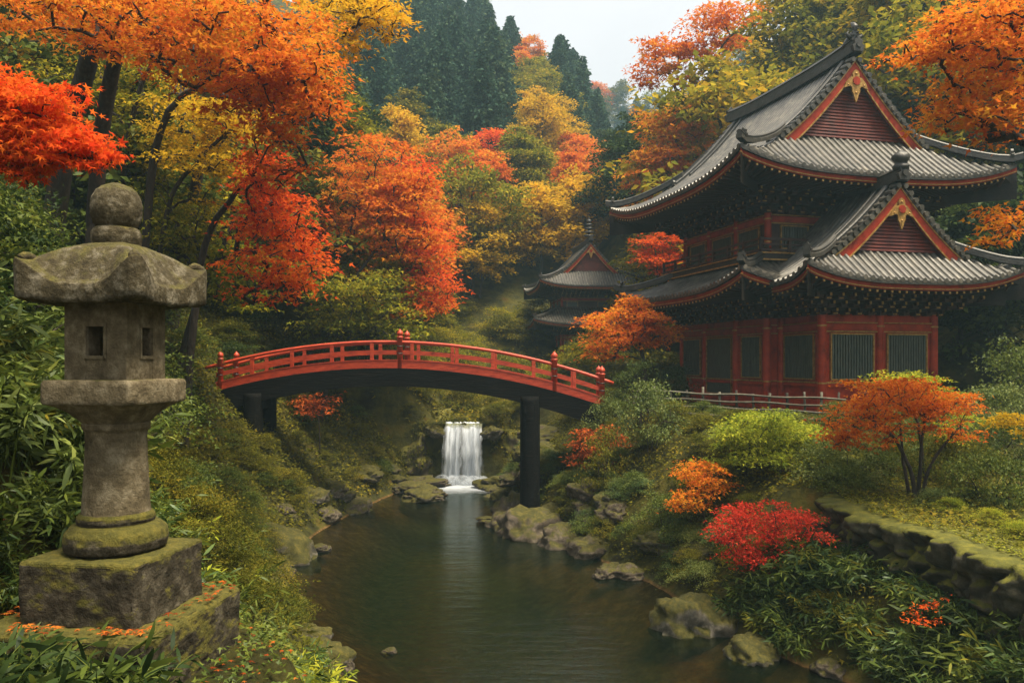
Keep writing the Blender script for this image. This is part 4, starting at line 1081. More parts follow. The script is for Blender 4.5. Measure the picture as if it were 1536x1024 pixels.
def conifer(seed, H=15, cw=2.6, leaf=.42, per=1):
    rs = np.random.RandomState(seed); pts, out_ = [], []; b = MB()
    b.tube([(0, 0, -1), (rs.normal() * .1, rs.normal() * .1, H * .5), (0, 0, H)], [.018 * H, .012 * H, .02], 6)
    z = H * .10
    while z < H * .985:
        t = z / H; Rl = cw * (1 - t) ** .75 * rs.uniform(.75, 1.1) + .12
        nb_ = 6 if t < .8 else 5
        a0 = rs.uniform(0, 6.28)
        for k in range(nb_):
            a = a0 + k * 6.283 / nb_ + rs.normal() * .2; l_ = Rl * rs.uniform(.7, 1.15)
            n_ = max(6, int(26 * l_ * per)); s_ = rs.uniform(.05, 1, n_) ** .7
            wv = (rs.normal(size=n_)) * .22 * l_ * (1.1 - s_ * .6)
            x = np.cos(a) * s_ * l_ - np.sin(a) * wv; y = np.sin(a) * s_ * l_ + np.cos(a) * wv
            zz = z - .32 * l_ * s_ + .10 * l_ * s_ ** 3 * 2 - rs.uniform(0, .35, n_) * (.4 + .2 * l_)
            pts.append(np.stack([x, y, zz], 1)); out_.append(np.tile([np.cos(a), np.sin(a), -.5], (n_, 1)))
            b.tube([(0, 0, z), (np.cos(a) * l_ * .8, np.sin(a) * l_ * .8, z - .25 * l_)], [.03, .01], 3, False)
        z += H * .034 * (1.15 - .5 * t)
    return mesh_of(b, 'trunk', M['bark']), leaf_mesh('crown', np.concatenate(pts), leaf, L['conifer'], rs, KITE, .35, np.concatenate(out_), .5)
def shrub(seed, H=1.2, cw=1.1, leaf=.10, per=420, npad=26, mat=None, shape=TRI3, flat=.4, up=.6):
    rs = np.random.RandomState(seed); C, Rr = [], []
    for i in range(npad):
        a = rs.uniform(0, 6.283); e = rs.uniform(.05, 1) ; q = cw * math.cos(e * 1.45) * rs.uniform(.55, 1.0); z = H * (.12 + .85 * math.sin(e * 1.5)) * rs.uniform(.75, 1)
        C.append((q * math.cos(a), q * math.sin(a), z)); Rr.append(rs.uniform(.24, .46) * cw)
    C = np.array(C); Rr = np.array(Rr)
    chs = [chain([(rs.normal() * .05, rs.normal() * .05, -.3), (rs.normal() * .25 * cw, rs.normal() * .25 * cw, H * .45)], .03 * H, .012, 3) for _ in range(3)]
    b = limbs(*join_chains(chs), C, rs, .006, .08, .45, 4)
    pts, out_ = pad_points(rs, C, Rr, per, flat)
    return mesh_of(b, 'stem', M['bark']), leaf_mesh('foliage', pts, leaf, mat or L['green'], rs, shape, up, out_, .3)

# ------------------------------------------------------------------ planting
MATS = L
def on_ground(px, Y, py=None):
    x = (px - 768) * Y / F; return Vector((x, Y, ground(x, Y)))
def hero(name, label, cat, trunks, regions, mat, leaf, per, seed, bark='bark', shape=TRI3, flat=.32, up=.55, tip=.015, droop=.3, expo=.5, group=None, sag=.12, tname='trunk', lname='crown', to_ground=True):
    """trunks: (points (px,py,Y), r0, r1); regions: px,py,rx,ry,Y,dY,n,clump radius"""
    rs = np.random.RandomState(seed); chs = []
    base = P(*trunks[0][0][0])
    if to_ground: base.z = ground(base.x, base.y)
    for (pp, r0, r1) in trunks:
        pts = [P(*q) for q in pp]
        if to_ground: pts[0].z = min(pts[0].z, ground(pts[0].x, pts[0].y) - .3)
        chs.append(chain([tuple(q - base) for q in pts], r0, r1, 5, r0 * .08, rs))
    C, Rr = [], []
    for (px, py, rx, ry, Y, dY, n_, pr) in regions:
        big = cat == 'maple' or cat == 'tree'
        for _ in range(int(n_ * (1.3 if seed in (1, 2, 3) else 1.7 if big else 1.3))):
            a = rs.uniform(0, 6.283); q = math.sqrt(rs.uniform(0, 1)); yy = Y + rs.uniform(-dY, dY)
            c = P(px + rx * q * math.cos(a), py + ry * q * math.sin(a), yy) - base
            C.append(tuple(c)); Rr.append(pr * (.72 if big else .85) * rs.uniform(.55, 1.35))
    C, Rr = np.array(C), np.array(Rr)
    b = limbs(*join_chains(chs), C, rs, tip, sag, expo)
    pts, out_ = pad_points(rs, C, Rr, per * (.78 if cat in ('maple', 'tree') else .7), flat * .75)
    return plant(name, label, cat, group, base, mesh_of(b, tname, M[bark]), leaf_mesh(lname, pts, leaf, L[mat], rs, shape, up, out_, droop), lname=lname, tname=tname)

# left bank maples
hero('maple_tree', 'big orange maple with a thick dark leaning trunk at the top left', 'maple', [([(60, 380, 19.5), (105, 190, 18.6), (158, 30, 17), (250, -60, 15.8)], .30, .12)],
     [(60, 5, 150, 45, 14, 1.5, 26, .7), (230, 30, 130, 60, 14.5, 1.8, 40, .75), (330, 70, 120, 70, 15, 1.8, 44, .75)], 'orange', .12, 384, 1, flat=.24, droop=.4)
hero('maple_tree', 'tall orange maple whose canopy sweeps out towards the valley at the upper left', 'maple', [([(130, 400, 20), (152, 210, 19), (190, 55, 17.4), (300, -30, 16), (400, 30, 15)], .22, .09)],
     [(400, 90, 90, 80, 15, 1.6, 44, .75), (440, 150, 60, 70, 14.8, 1.4, 34, .65), (370, 150, 50, 30, 15.5, 1, 8, .5), (425, 230, 45, 50, 15, 1.2, 12, .5), (480, 120, 28, 40, 14.5, .8, 10, .5)], 'orange', .12, 336, 2, flat=.24, droop=.45)
hero('maple_tree', 'red orange maple cascading down behind the lantern beside the yellow trees', 'maple', [([(275, 520, 19.5), (300, 400, 19), (345, 300, 18.2), (390, 250, 17.6)], .11, .05)],
     [(400, 280, 45, 50, 17, 1.2, 24, .62), (425, 345, 50, 60, 17, 1.3, 36, .62), (445, 400, 38, 40, 17, 1.2, 22, .55), (395, 440, 50, 28, 17.3, 1, 12, .5), (370, 380, 40, 50, 17.5, 1, 12, .55)], 'redorange', .12, 336, 3, flat=.24, droop=.5)
hero('maple_tree', 'slender yellow maple with an arching dark trunk above the lantern finial', 'maple', [([(205, 420, 21), (225, 280, 20.5), (248, 180, 20), (290, 135, 19.5), (360, 150, 19)], .13, .05), ([(215, 420, 21), (250, 320, 20.6), (300, 240, 20.2), (340, 200, 20)], .08, .04)],
     [(310, 215, 65, 55, 20.5, 1.3, 32, .7), (340, 180, 60, 30, 20.3, 1, 14, .6), (330, 285, 40, 40, 20.3, 1, 14, .6), (250, 160, 40, 50, 21, 1, 14, .6)], 'yellow', .13, 297, 4, flat=.24, droop=.4)
hero('maple_tree', 'slim dark stemmed yellow green maple left of the arching yellow one', 'maple', [([(175, 420, 22), (185, 270, 21.8), (205, 150, 21.4), (230, 90, 21)], .10, .05)],
     [(215, 200, 60, 100, 22.3, 1, 40, .75), (120, 150, 80, 90, 22.5, 1, 24, .8)], 'yellowgreen', .14, 235, 5, flat=.24, droop=.4)
hero('maple_tree', 'yellow green maple with golden tips between the lantern and the bridge end', 'maple', [([(255, 560, 22), (290, 470, 21.6), (330, 380, 21.4), (350, 330, 21.4)], .12, .05)],
     [(280, 360, 55, 70, 21.6, 1.2, 34, .75), (340, 420, 60, 60, 21.8, 1.2, 34, .75), (230, 320, 40, 60, 22, 1, 16, .7)], 'yellowgreen', .14, 260, 6, flat=.24, droop=.4)
hero('maple_tree', 'yellow leaved tree branch hanging into the sky at the top centre left', 'tree', [([(255, 420, 25), (300, 250, 24), (370, 60, 22), (440, -50, 20), (540, -30, 19)], .2, .07)],
     [(525, 20, 75, 28, 19, 1, 24, .6), (580, 35, 32, 26, 18.6, .6, 10, .42), (500, 70, 45, 25, 19, .8, 12, .48), (485, 100, 25, 18, 19, .5, 4, .4)], 'yellow', .14, 322, 7, flat=.24, droop=.35)
hero('maple_tree', 'spreading orange maple with forked dark trunk behind the bridge', 'maple', [([(462, 540, 31.5), (492, 440, 31.5), (522, 350, 31.5), (550, 270, 31.8)], .17, .06), ([(466, 540, 31.5), (520, 440, 31), (560, 380, 31)], .11, .05)],
     [(560, 270, 75, 60, 32, 2, 44, 1.05), (530, 330, 60, 60, 32.5, 2, 30, 1.0), (600, 330, 50, 70, 31.5, 1.6, 34, .95)], 'orange', .19, 161, 8, flat=.24, droop=.4)
hero('maple_tree', 'red orange maple at the right shoulder of the spreading orange one behind the bridge', 'maple', [([(545, 560, 35.5), (585, 440, 34), (615, 350, 32.8), (625, 290, 32.5)], .13, .05)],
     [(622, 290, 36, 50, 32.3, 1.5, 24, .9), (635, 370, 32, 40, 32, 1.5, 18, .85), (650, 430, 36, 34, 31.8, 1.4, 18, .8), (665, 455, 24, 14, 31.5, .8, 6, .6)], 'redorange', .18, 173, 9, flat=.24, droop=.45)
hero('maple_tree', 'yellow green maple low behind the left half of the bridge', 'maple', [([(478, 560, 29.5), (515, 480, 29.5), (560, 420, 29.5)], .12, .04)],
     [(550, 450, 70, 45, 29.5, 1.5, 40, .9), (500, 490, 50, 30, 29.5, 1.2, 18, .8), (600, 500, 40, 25, 29.5, 1, 12, .7)], 'yellowgreen', .17, 186, 10, flat=.24, droop=.4)
hero('maple_tree', 'tall thin olive and amber tree rising behind the orange maples', 'tree', [([(460, 480, 37), (472, 300, 37), (490, 180, 37), (494, 110, 37)], .17, .05)],
     [(500, 170, 36, 60, 37.5, 1.2, 24, 1.0), (490, 260, 50, 60, 37.5, 1.4, 26, 1.05), (530, 220, 30, 40, 38, 1, 10, .9)], 'yellowgreen', .22, 220, 11)
# near red branch
hero('maple_tree', 'vivid red maple branch reaching in from the left edge near the lantern', 'maple', [([(-420, 560, 6.3), (-330, 300, 6.2), (-220, 150, 6.1), (-100, 110, 6.0), (10, 165, 5.9), (80, 215, 5.8), (140, 240, 5.75)], .10, .012)],
     [(-40, 140, 60, 40, 6, .35, 22, .27), (30, 170, 60, 42, 5.95, .35, 34, .25), (90, 220, 50, 24, 5.8, .25, 22, .2), (30, 235, 45, 30, 5.9, .3, 18, .2), (145, 240, 24, 14, 5.75, .15, 8, .13), (45, 262, 20, 12, 5.9, .15, 5, .14)], 'scarlet', .046, 2700, 12, shape=STAR, flat=.3, up=.5, tip=.005, droop=.5, sag=.05)
hero('maple_seedling', 'small seedling with orange leaves among the bamboo grass', 'maple seedling', [([(1385, 995, 11.9), (1385, 950, 11.8), (1388, 925, 11.7)], .014, .007)],
     [(1385, 925, 26, 22, 11.6, .3, 9, .16), (1400, 905, 14, 8, 11.6, .2, 4, .12)], 'redorange', .055, 1300, 31, tip=.004)
# right side trees
hero('maple_tree', 'orange red maple branches hanging over from the top right corner', 'maple', [([(1900, 680, 14), (1850, 350, 14), (1740, 130, 14), (1600, 50, 14)], .22, .08), ([(1850, 350, 14), (1700, 300, 14), (1560, 320, 14)], .09, .03)],
     [(1480, 45, 90, 45, 14, 1.4, 36, .6), (1500, 130, 70, 60, 14, 1.4, 34, .6), (1410, 75, 60, 26, 14, 1, 18, .48), (1440, 165, 55, 35, 14, 1, 16, .45), (1345, 88, 26, 10, 14, .5, 5, .32), (1515, 200, 40, 20, 14, .8, 8, .4),
      (1510, 335, 40, 26, 14, .7, 11, .42), (1485, 365, 18, 8, 14, .4, 3, .28)], 'orange', .12, 396, 13, flat=.24, droop=.4)
hero('maple_tree', 'tall bright orange maple leaning into the sky gap left of the temple roof', 'maple', [([(1075, 400, 46), (1052, 300, 46), (1035, 200, 46), (1012, 130, 46), (1000, 100, 46)], .2, .06), ([(1035, 210, 46), (1070, 120, 46), (1100, 50, 46)], .1, .05)],
     [(1005, 85, 42, 26, 46, 1.5, 20, .95), (975, 115, 24, 20, 46, 1.2, 8, .7), (1065, 65, 45, 30, 46, 1.5, 16, 1.0), (1090, 25, 40, 20, 46, 1.4, 10, 1.0), (1040, 130, 30, 20, 46, 1, 6, .7)], 'orange', .24, 190, 14)
hero('maple_tree', 'amber orange maple hanging lower just left of the temple roof', 'maple', [([(1070, 480, 43), (1050, 360, 43), (1030, 280, 43), (1015, 210, 43)], .17, .06)],
     [(1010, 200, 50, 35, 43, 1.6, 26, 1.0), (985, 260, 46, 36, 43, 1.6, 24, 1.0), (1050, 260, 40, 60, 43.5, 1.4, 20, 1.0), (1000, 310, 50, 24, 43, 1.2, 14, .9)], 'orange', .24, 190, 15)
hero('maple_tree', 'orange maple with green lower boughs between the bridge and the temple', 'maple', [([(970, 620, 29.5), (965, 540, 29.5), (950, 480, 29.5)], .12, .05)],
     [(935, 490, 52, 28, 29.3, 1.2, 30, .65), (905, 525, 35, 16, 29, .8, 12, .5), (985, 500, 35, 20, 29.5, 1, 12, .6), (955, 460, 24, 12, 29.5, .6, 8, .5)], 'orange', .15, 420, 16)
hero('maple_tree', 'orange maple between the two temples', 'maple', [([(1000, 560, 40), (992, 460, 40), (985, 400, 40)], .14, .05)],
     [(992, 375, 36, 26, 40, 1.2, 22, .75), (1010, 400, 30, 20, 40, 1, 10, .8)], 'redorange', .2, 260, 17)
hero('maple_tree', 'low spreading orange maple on the moss ledge in front of the temple', 'maple', [([(1372, 758, 15.8), (1368, 715, 15.8), (1340, 655, 15.7), (1300, 625, 15.5)], .055, .02), ([(1376, 758, 15.9), (1380, 700, 15.9), (1385, 640, 15.9)], .055, .02), ([(1378, 758, 15.9), (1395, 700, 15.9), (1430, 650, 15.9)], .05, .02), ([(1370, 758, 16), (1355, 690, 16.3), (1350, 630, 16.5)], .045, .02)],
     [(1350, 600, 75, 28, 16, 1.1, 48, .36), (1290, 630, 50, 28, 15.6, .8, 26, .32), (1420, 610, 50, 22, 16, .8, 26, .32), (1255, 660, 26, 14, 15.4, .4, 10, .25), (1350, 640, 60, 18, 15.6, .8, 14, .3), (1300, 660, 50, 16, 15.5, .6, 14, .28), (1440, 645, 36, 16, 16, .5, 9, .28), (1340, 580, 70, 14, 16, .8, 16, .32)], 'orange', .07, 1100, 18, tip=.006, flat=.24, droop=.35)
hero('maple_tree', 'green and yellow crowned small maple behind the low orange maple', 'maple', [([(1385, 735, 17.6), (1380, 650, 17.6), (1360, 590, 17.6)], .05, .02)],
     [(1350, 572, 50, 10, 17.6, .7, 14, .34), (1400, 590, 50, 12, 17.8, .7, 12, .34), (1440, 640, 30, 20, 17.5, .6, 8, .34)], 'lime', .085, 1000, 19, tip=.006)
hero('maple_shrub', 'bright yellow green maple shrub on the bank below the fence', 'maple shrub', [([(1165, 770, 18.6), (1150, 720, 18.6), (1130, 680, 18.5)], .045, .02), ([(1168, 770, 18.6), (1185, 710, 18.6), (1210, 680, 18.6)], .04, .02)],
     [(1140, 645, 60, 22, 18.6, 1, 34, .42), (1110, 680, 55, 24, 18.3, .8, 26, .4), (1195, 660, 45, 22, 18.8, .8, 20, .4), (1180, 700, 50, 20, 18.3, .7, 12, .36)], 'lime', .09, 1000, 20, tip=.006, droop=.4)
hero('maple_shrub', 'small orange and yellow maple shrub left of the red azalea', 'maple shrub', [([(1060, 810, 18.2), (1055, 770, 18.1), (1045, 730, 18)], .035, .015)],
     [(1048, 712, 38, 18, 17.9, .7, 20, .32), (1035, 745, 32, 20, 17.7, .5, 16, .3), (1075, 735, 28, 16, 18, .5, 8, .3)], 'orange', .08, 1000, 21, tip=.005, droop=.4)
hero('azalea', 'bright red leaved azalea bush above the big boulder on the right bank', 'azalea', [([(1150, 885, 15.4), (1130, 840, 15.3), (1100, 800, 15.2)], .03, .012), ([(1155, 885, 15.4), (1160, 830, 15.3), (1160, 780, 15.2)], .03, .012), ([(1158, 885, 15.4), (1190, 830, 15.3), (1215, 790, 15.2)], .03, .012)],
     [(1150, 775, 70, 24, 15.2, .7, 40, .24), (1105, 805, 42, 32, 15.0, .5, 30, .22), (1195, 800, 46, 30, 15.0, .5, 32, .22), (1150, 820, 70, 26, 14.8, .4, 30, .2), (1120, 845, 40, 14, 14.8, .3, 10, .18)], 'red', .06, 1900, 22, tip=.004, flat=.5, lname='foliage', tname='stem')
hero('maple_shrub', 'rusty red shrub beside the bridge end on the right bank', 'maple shrub', [([(915, 735, 24), (910, 700, 24), (905, 670, 24)], .04, .02)],
     [(905, 665, 42, 26, 23.8, .8, 30, .42), (890, 690, 30, 12, 23.5, .5, 10, .36)], 'rust', .11, 700, 23, tip=.006)
hero('maple_shrub', 'small rusty shrub under the left part of the bridge', 'maple shrub', [([(480, 660, 28), (478, 630, 28), (470, 610, 28)], .03, .015)],
     [(470, 610, 28, 18, 28, .6, 12, .5)], 'rust', .13, 420, 24, tip=.006)
hero('maple_tree', 'small maple with a golden bough at the right edge above the ledge', 'maple', [([(1590, 780, 15.4), (1570, 700, 15.4), (1540, 640, 15.4)], .04, .015)],
     [(1510, 632, 36, 8, 15.4, .4, 9, .26), (1560, 640, 40, 20, 15.4, .5, 12, .3)], 'yellow', .075, 1300, 25, tip=.005)

# ---- prototypes for the repeats
BLP = [broadleaf(100 + i, 10, 3.5 + .4 * (i % 3), .32, 120, 62, .18 + .05 * (i % 2), 1 + (i % 2), flat=.38) for i in range(5)]
CON = [conifer(200 + i, 14, 3.3 + .5 * i, .46) for i in range(4)]
rng = random.Random(21)
KC = {'C': None, 'G': 'green', 'D': 'darkgreen', 'Y': 'yellow', 'O': 'orange', 'R': 'redorange', 'N': 'yellowgreen', 'V': 'olive'}
KNAME = {'C': 'dark conifer', 'G': 'green broadleaf tree', 'D': 'dark green broadleaf tree', 'Y': 'yellow autumn tree', 'O': 'orange autumn tree', 'R': 'red orange autumn tree', 'N': 'yellow green tree', 'V': 'olive green tree'}
def far_tree(x, y, kind, h, where, sink=.3):
    z = ground(x, y) - sink
    nm = 'conifer' if kind == 'C' else 'broadleaf_tree'
    lab = KNAME[kind] + ' ' + where; grp = KNAME[kind] + 's ' + where
    if kind == 'C':
        t_, l_ = rng.choice(CON); return plant(nm, lab, 'conifer', grp, (x, y, z), t_, l_, rng.uniform(0, 6.28), h / 15)
    t_, l_ = rng.choice(BLP); return plant(nm, lab, 'tree', grp, (x, y, z), t_, l_, rng.uniform(0, 6.28), h / 10, leafmat=L[KC[kind]], szz=rng.uniform(.85, 1.15))
SEED = [(520, 80, 'C'), (560, 60, 'C'), (620, 40, 'C'), (700, 40, 'C'), (660, 90, 'C'), (740, 90, 'C'), (545, 150, 'C'), (580, 180, 'C'), (700, 140, 'C'), (750, 150, 'C'), (705, 175, 'C'), (790, 60, 'O'), (800, 95, 'N'), (612, 150, 'O'), (600, 185, 'V'), (640, 185, 'N'), (650, 225, 'N'),
        (690, 215, 'O'), (740, 222, 'R'), (725, 250, 'O'), (800, 150, 'Y'), (830, 190, 'Y'), (820, 120, 'N'), (775, 185, 'N'), (860, 240, 'O'), (885, 280, 'Y'), (680, 260, 'N'), (735, 290, 'N'), (790, 235, 'N'), (800, 280, 'Y'), (850, 300, 'O'), (840, 340, 'N'), (655, 310, 'O'), (690, 320, 'Y'), (720, 350, 'O'), (765, 330, 'G'), (805, 390, 'O'), (830, 370, 'N'), (745, 410, 'N'), (700, 400, 'Y'), (700, 470, 'N'),
        (660, 440, 'N'), (780, 440, 'N'), (880, 400, 'Y'), (890, 170, 'C'), (925, 200, 'D'), (900, 140, 'C'), (860, 110, 'C'), (940, 250, 'N'), (910, 330, 'N'), (560, 230, 'V'), (600, 230, 'Y'), (640, 260, 'O'), (770, 500, 'V'), (720, 520, 'N'), (680, 540, 'V'), (820, 480, 'N')]
def seed_kind(px, py):
    return min(SEED, key=lambda s: (s[0] - px) ** 2 + ((s[1] - py) * 1.15) ** 2 * 1.0 + rng.uniform(0, 500))[2]
def keep_clear(x, y):
    # temple, pagoda, stream and the view onto them
    c, s_ = math.cos(YAW), math.sin(YAW); dx, dy = x - 8.6, y - 27
    r_, d_ = dx * c + dy * s_, -dx * s_ + dy * c
    if -4 < r_ < 9.5 and -6 < d_ < 11: return True
    px = 768 + x * F / y
    if 33 < y < 48 and 680 < px < 1000: return True
    if 48 <= y < 52 and 780 < px < 960: return True
    if y < 40 and abs(x - interp(y, YL, XL) - 1.6) < 2.2: return True
    return False
n_far = 0
for y in np.arange(44, 121, 3.3):
    x = (470 - 768) * y / F + rng.uniform(0, 3)
    while x < (1010 - 768) * y / F:
        xx, yy = x + rng.uniform(-1.2, 1.2), y + rng.uniform(-1.5, 1.5)
        x += 4.6 if y < 80 else 4.2
        if keep_clear(xx, yy): continue
        z = ground(xx, yy); px = 768 + xx * F / yy; py = 540 - (z + 6 - EYE) * F / yy
        k = seed_kind(px, py)
        if px > 515 and px < 770 and py < 190 and yy > 66 and k in 'ORYNV' and rng.random() < .6: k = 'C'
        if k == 'C' and yy < 62: k = rng.choice('DVGN')
        if xx * 115 / yy > 17.5 and yy > 60: continue
        h = rng.uniform(10, 14) if k == 'C' else rng.uniform(6, 8.5)
        far_tree(xx, yy, k, h, 'on the far wooded hillside'); n_far += 1
for y in np.arange(34, 46, 3.4):                # woods between the waterfall and the hillside
    for x in np.arange(-16, 6, 3.4):
        xx, yy = x + rng.uniform(-1, 1), y + rng.uniform(-1.3, 1.3)
        if keep_clear(xx, yy): continue
        far_tree(xx, yy, rng.choice('VNNYYO') if 768 + xx * F / yy < 700 else rng.choice('VNNYO'), rng.uniform(4, 6.5), 'in the woods behind the waterfall')
for y in np.arange(160, 236, 11):
    for x in np.arange(8, 60, 4.5):
        xx = x * y / 190 + rng.uniform(-2, 2); far_tree(xx, y + rng.uniform(-4, 4), rng.choice('CDOVNG'), rng.uniform(9, 13), 'on the misty farthest ridge')
RS = [(1060, 180, 'Y'), (1100, 60, 'Y'), (1180, 40, 'Y'), (1250, 60, 'Y'), (1160, 110, 'N'), (1060, 290, 'N'), (1330, 60, 'N'), (1310, 130, 'V'), (1420, 160, 'N'), (1450, 250, 'V'), (1400, 330, 'G'), (1500, 300, 'G'), (1480, 420, 'D'), (1100, 200, 'Y'), (1000, 300, 'O'), (1340, 20, 'Y'), (1450, 20, 'V'), (960, 330, 'N')]
for y in np.arange(40, 76, 4.2):
    x = (950 - 768) * y / F
    while x < (1720 - 768) * y / F:
        xx, yy = x + rng.uniform(-1.2, 1.2), y + rng.uniform(-1.6, 1.6); x += 4.9
        if keep_clear(xx, yy): continue
        z = ground(xx, yy); px = 768 + xx * F / yy; py = 540 - (z + 7 - EYE) * F / yy
        if 540 - (z + 11 - EYE) * F / yy < 130 - (px - 50 - 955) * .9: continue
        k = min(RS, key=lambda s: (s[0] - px) ** 2 + (s[1] - py) ** 2 + rng.uniform(0, 900))[2]
        far_tree(xx, yy, k, rng.uniform(9.5, 13.5), 'on the slope behind the large temple')
for (px, Y, k, h) in [(1440, 33, 'D', 7), (1500, 31, 'G', 7.5), (1560, 30, 'D', 8), (1480, 37, 'V', 9), (1400, 40, 'D', 8), (1580, 36, 'G', 10)]:
    q = on_ground(px, Y); far_tree(q.x, q.y, k, h, 'right of the large temple')
for y in np.arange(23, 44, 3.1):                # left slope behind the hero maples
    x = -8.5 - (y - 23) * .12
    while x > -.68 * y - 3:
        xx, yy = x + rng.uniform(-1, 1), y + rng.uniform(-1.2, 1.2); x -= 3.5
        if yy < 29 and xx > -11: continue
        far_tree(xx, yy, rng.choice('VNGDNNY'), rng.uniform(5.5, 8.5), 'on the steep slope left of the bridge')

# ---- shrubs
SH = {}
SHP = [shrub(300 + i, 1.15 + .1 * (i % 3), 1.1, .075, 700, 30, flat=.3) for i in range(4)]
SHN = [shrub(320 + i, 1.0, 1.1, .062, 1100, 30, flat=.35, up=.5) for i in range(3)]
def put_shrub(x, y, s, mat, label, group=None, near=False, sink=.12, name='shrub', szz=None):
    t_, l_ = rng.choice(SHN if near else SHP)
    return plant(name, label, name, group, (x, y, ground(x, y) - sink * s), t_, l_, rng.uniform(0, 6.28), s, 'foliage', 'stem', L[mat], szz)
def bush(px, pyb, Y, wpx, hpx, mat, label, near=False):
    q = on_ground(px, Y); s = wpx * Y / F / 2.3; e = put_shrub(q.x, q.y, s, mat, label, None, near)
    e.scale.z = hpx * Y / F / 1.2; return e
bush(975, 760, 22, 115, 105, 'sage', 'grey green feathery shrub on the bank below the fence')
bush(915, 668, 23.9, 84, 92, 'sage', 'pale green bushy shrub hiding the right bridge end')
bush(955, 590, 27, 95, 70, 'green', 'rounded green shrub left of the temple under the orange maple')
bush(1010, 560, 28, 80, 60, 'darkgreen', 'dark green shrub against the left temple wall')
bush(905, 790, 22, 85, 95, 'olive', 'olive green shrub low above the right shore below the rusty shrub')
bush(1000, 830, 19, 110, 70, 'green', 'green shrub at the water above the pale rocks', True)
bush(1260, 760, 17.3, 150, 85, 'sage', 'grey green shrub under the left boughs of the orange maple', True)
bush(1485, 790, 15, 150, 105, 'green', 'green shrub at the right edge on the moss ledge', True)
bush(1440, 700, 17.5, 130, 90, 'olive', 'olive shrub behind the right side of the low orange maple', True)
bush(1500, 640, 18.5, 150, 100, 'green', 'broad leafy green shrub right of the temple wall', True)
bush(1490, 560, 21, 150, 100, 'sage', 'pale tipped tall shrub right of the temple under its eave', True)
bush(1535, 470, 23, 150, 130, 'green', 'tall green shrub at the right edge below the eave')
for i in range(215):
    y = rng.uniform(8.5, 32.0); s_ = .5 + 11 * rng.random() ** 1.4 if y > 12 else rng.uniform(1.6, 8)
    x = interp(y, YL, XL) - s_
    if math.hypot(x - LAN[0], y - LAN[1]) < 2.6: continue
    px = 768 + x * F / y
    if px < -250: continue
    if abs(y - 25.5) < 1.3 and x > -10.4: continue
    low = s_ < 3.2
    mat = rng.choice(['olive', 'olive', 'cover', 'green']) if low else rng.choice(['darkgreen', 'darkgreen', 'green', 'green', 'olive'])
    put_shrub(x, y, rng.uniform(.35, .6) if low else rng.uniform(.75, 1.35), mat, 'low mossy shrub along the foot of the left slope' if low else 'leafy green shrub covering the steep left slope', 'low shrubs at the foot of the left slope' if low else 'shrubs on the steep left slope', y < 17)
for i in range(85):
    y = rng.uniform(12.5, 31); x = interp(y, YR, XR) + rng.uniform(.5, 4.6)
    if y < 16.8 and x > interp(y, WY, WX) - .5: continue
    if y > 24.3 and x > 5.0: continue
    if math.hypot(x - .4, y - 24.8) < .8: continue
    s_ = x - interp(y, YR, XR)
    put_shrub(x, y, rng.uniform(.3, .5) * (1 if s_ < 2 else 1.25), rng.choice(['olive', 'green', 'sage', 'cover', 'olive']), 'low fern like plant covering the right bank', 'ferns on the right bank', y < 20, name='fern')
for i in range(80):
    y = rng.uniform(33.2, 50); px = rng.uniform(560, 960); x = (px - 768) * y / F
    if y < 37 and -3.4 < x < -.5: continue
    c_, q_ = math.cos(YAW), math.sin(YAW); dx, dy = x - 8.6, y - 27
    if dx * c_ + dy * q_ > -2.5 and y < 40: continue
    if abs(x - 5) < 3.2 and 43.5 < y < 51: continue
    put_shrub(x, y, rng.uniform(.7, 1.1) * (1 if y < 40 else 1.3), rng.choice(['olive', 'cover', 'yellowgreen', 'yellowgreen']), 'olive shrub on the slopes above the waterfall', 'shrubs above the waterfall')
for i in range(30):
    x = rng.choice([rng.uniform(-7.5, -3.2), rng.uniform(-.9, 3)]); y = rng.uniform(32.6, 34.2)
    e = put_shrub(x, y, rng.uniform(.3, .5), rng.choice(['olive', 'green', 'cover']), 'small fern growing on the rocks beside the waterfall', 'ferns by the waterfall', name='fern'); e.location.z = max(e.location.z, 2.7)
for i in range(26):
    y = rng.uniform(16, 23.5); x = rng.uniform(6.4, 12.5)
    if math.hypot(x - 8, y - 15.8) < 1.2: continue
    if x > (1540 - 768) * y / F + 1: continue
    put_shrub(x, y, rng.uniform(.45, .8), rng.choice(['olive', 'green', 'sage', 'green']), 'leafy shrub on the terrace between ledge and temple', 'shrubs on the temple terrace', True)

for i in range(34):
    y = rng.uniform(9.5, 16.5); x = interp(y, WY, WX) + rng.uniform(.95, 4.2)
    if math.hypot(x - 7.9, y - 15.8) < .7 or x > .66 * y + 1: continue
    put_shrub(x, y, rng.uniform(.22, .42), rng.choice(['olive', 'green', 'sage', 'fern', 'lime']), 'low leafy plant growing behind the moss ledge', 'leafy plants behind the ledge', True, name='leafy_plant')
for i in range(46):
    y = rng.uniform(15.5, 30); x = interp(y, YR, XR) + rng.uniform(.25, 1.3)
    put_shrub(x, y, rng.uniform(.3, .55), rng.choice(['sage', 'green', 'olive', 'fern']), 'leafy fern arching over the stones of the right shore', 'ferns over the right shore', True, name='fern')
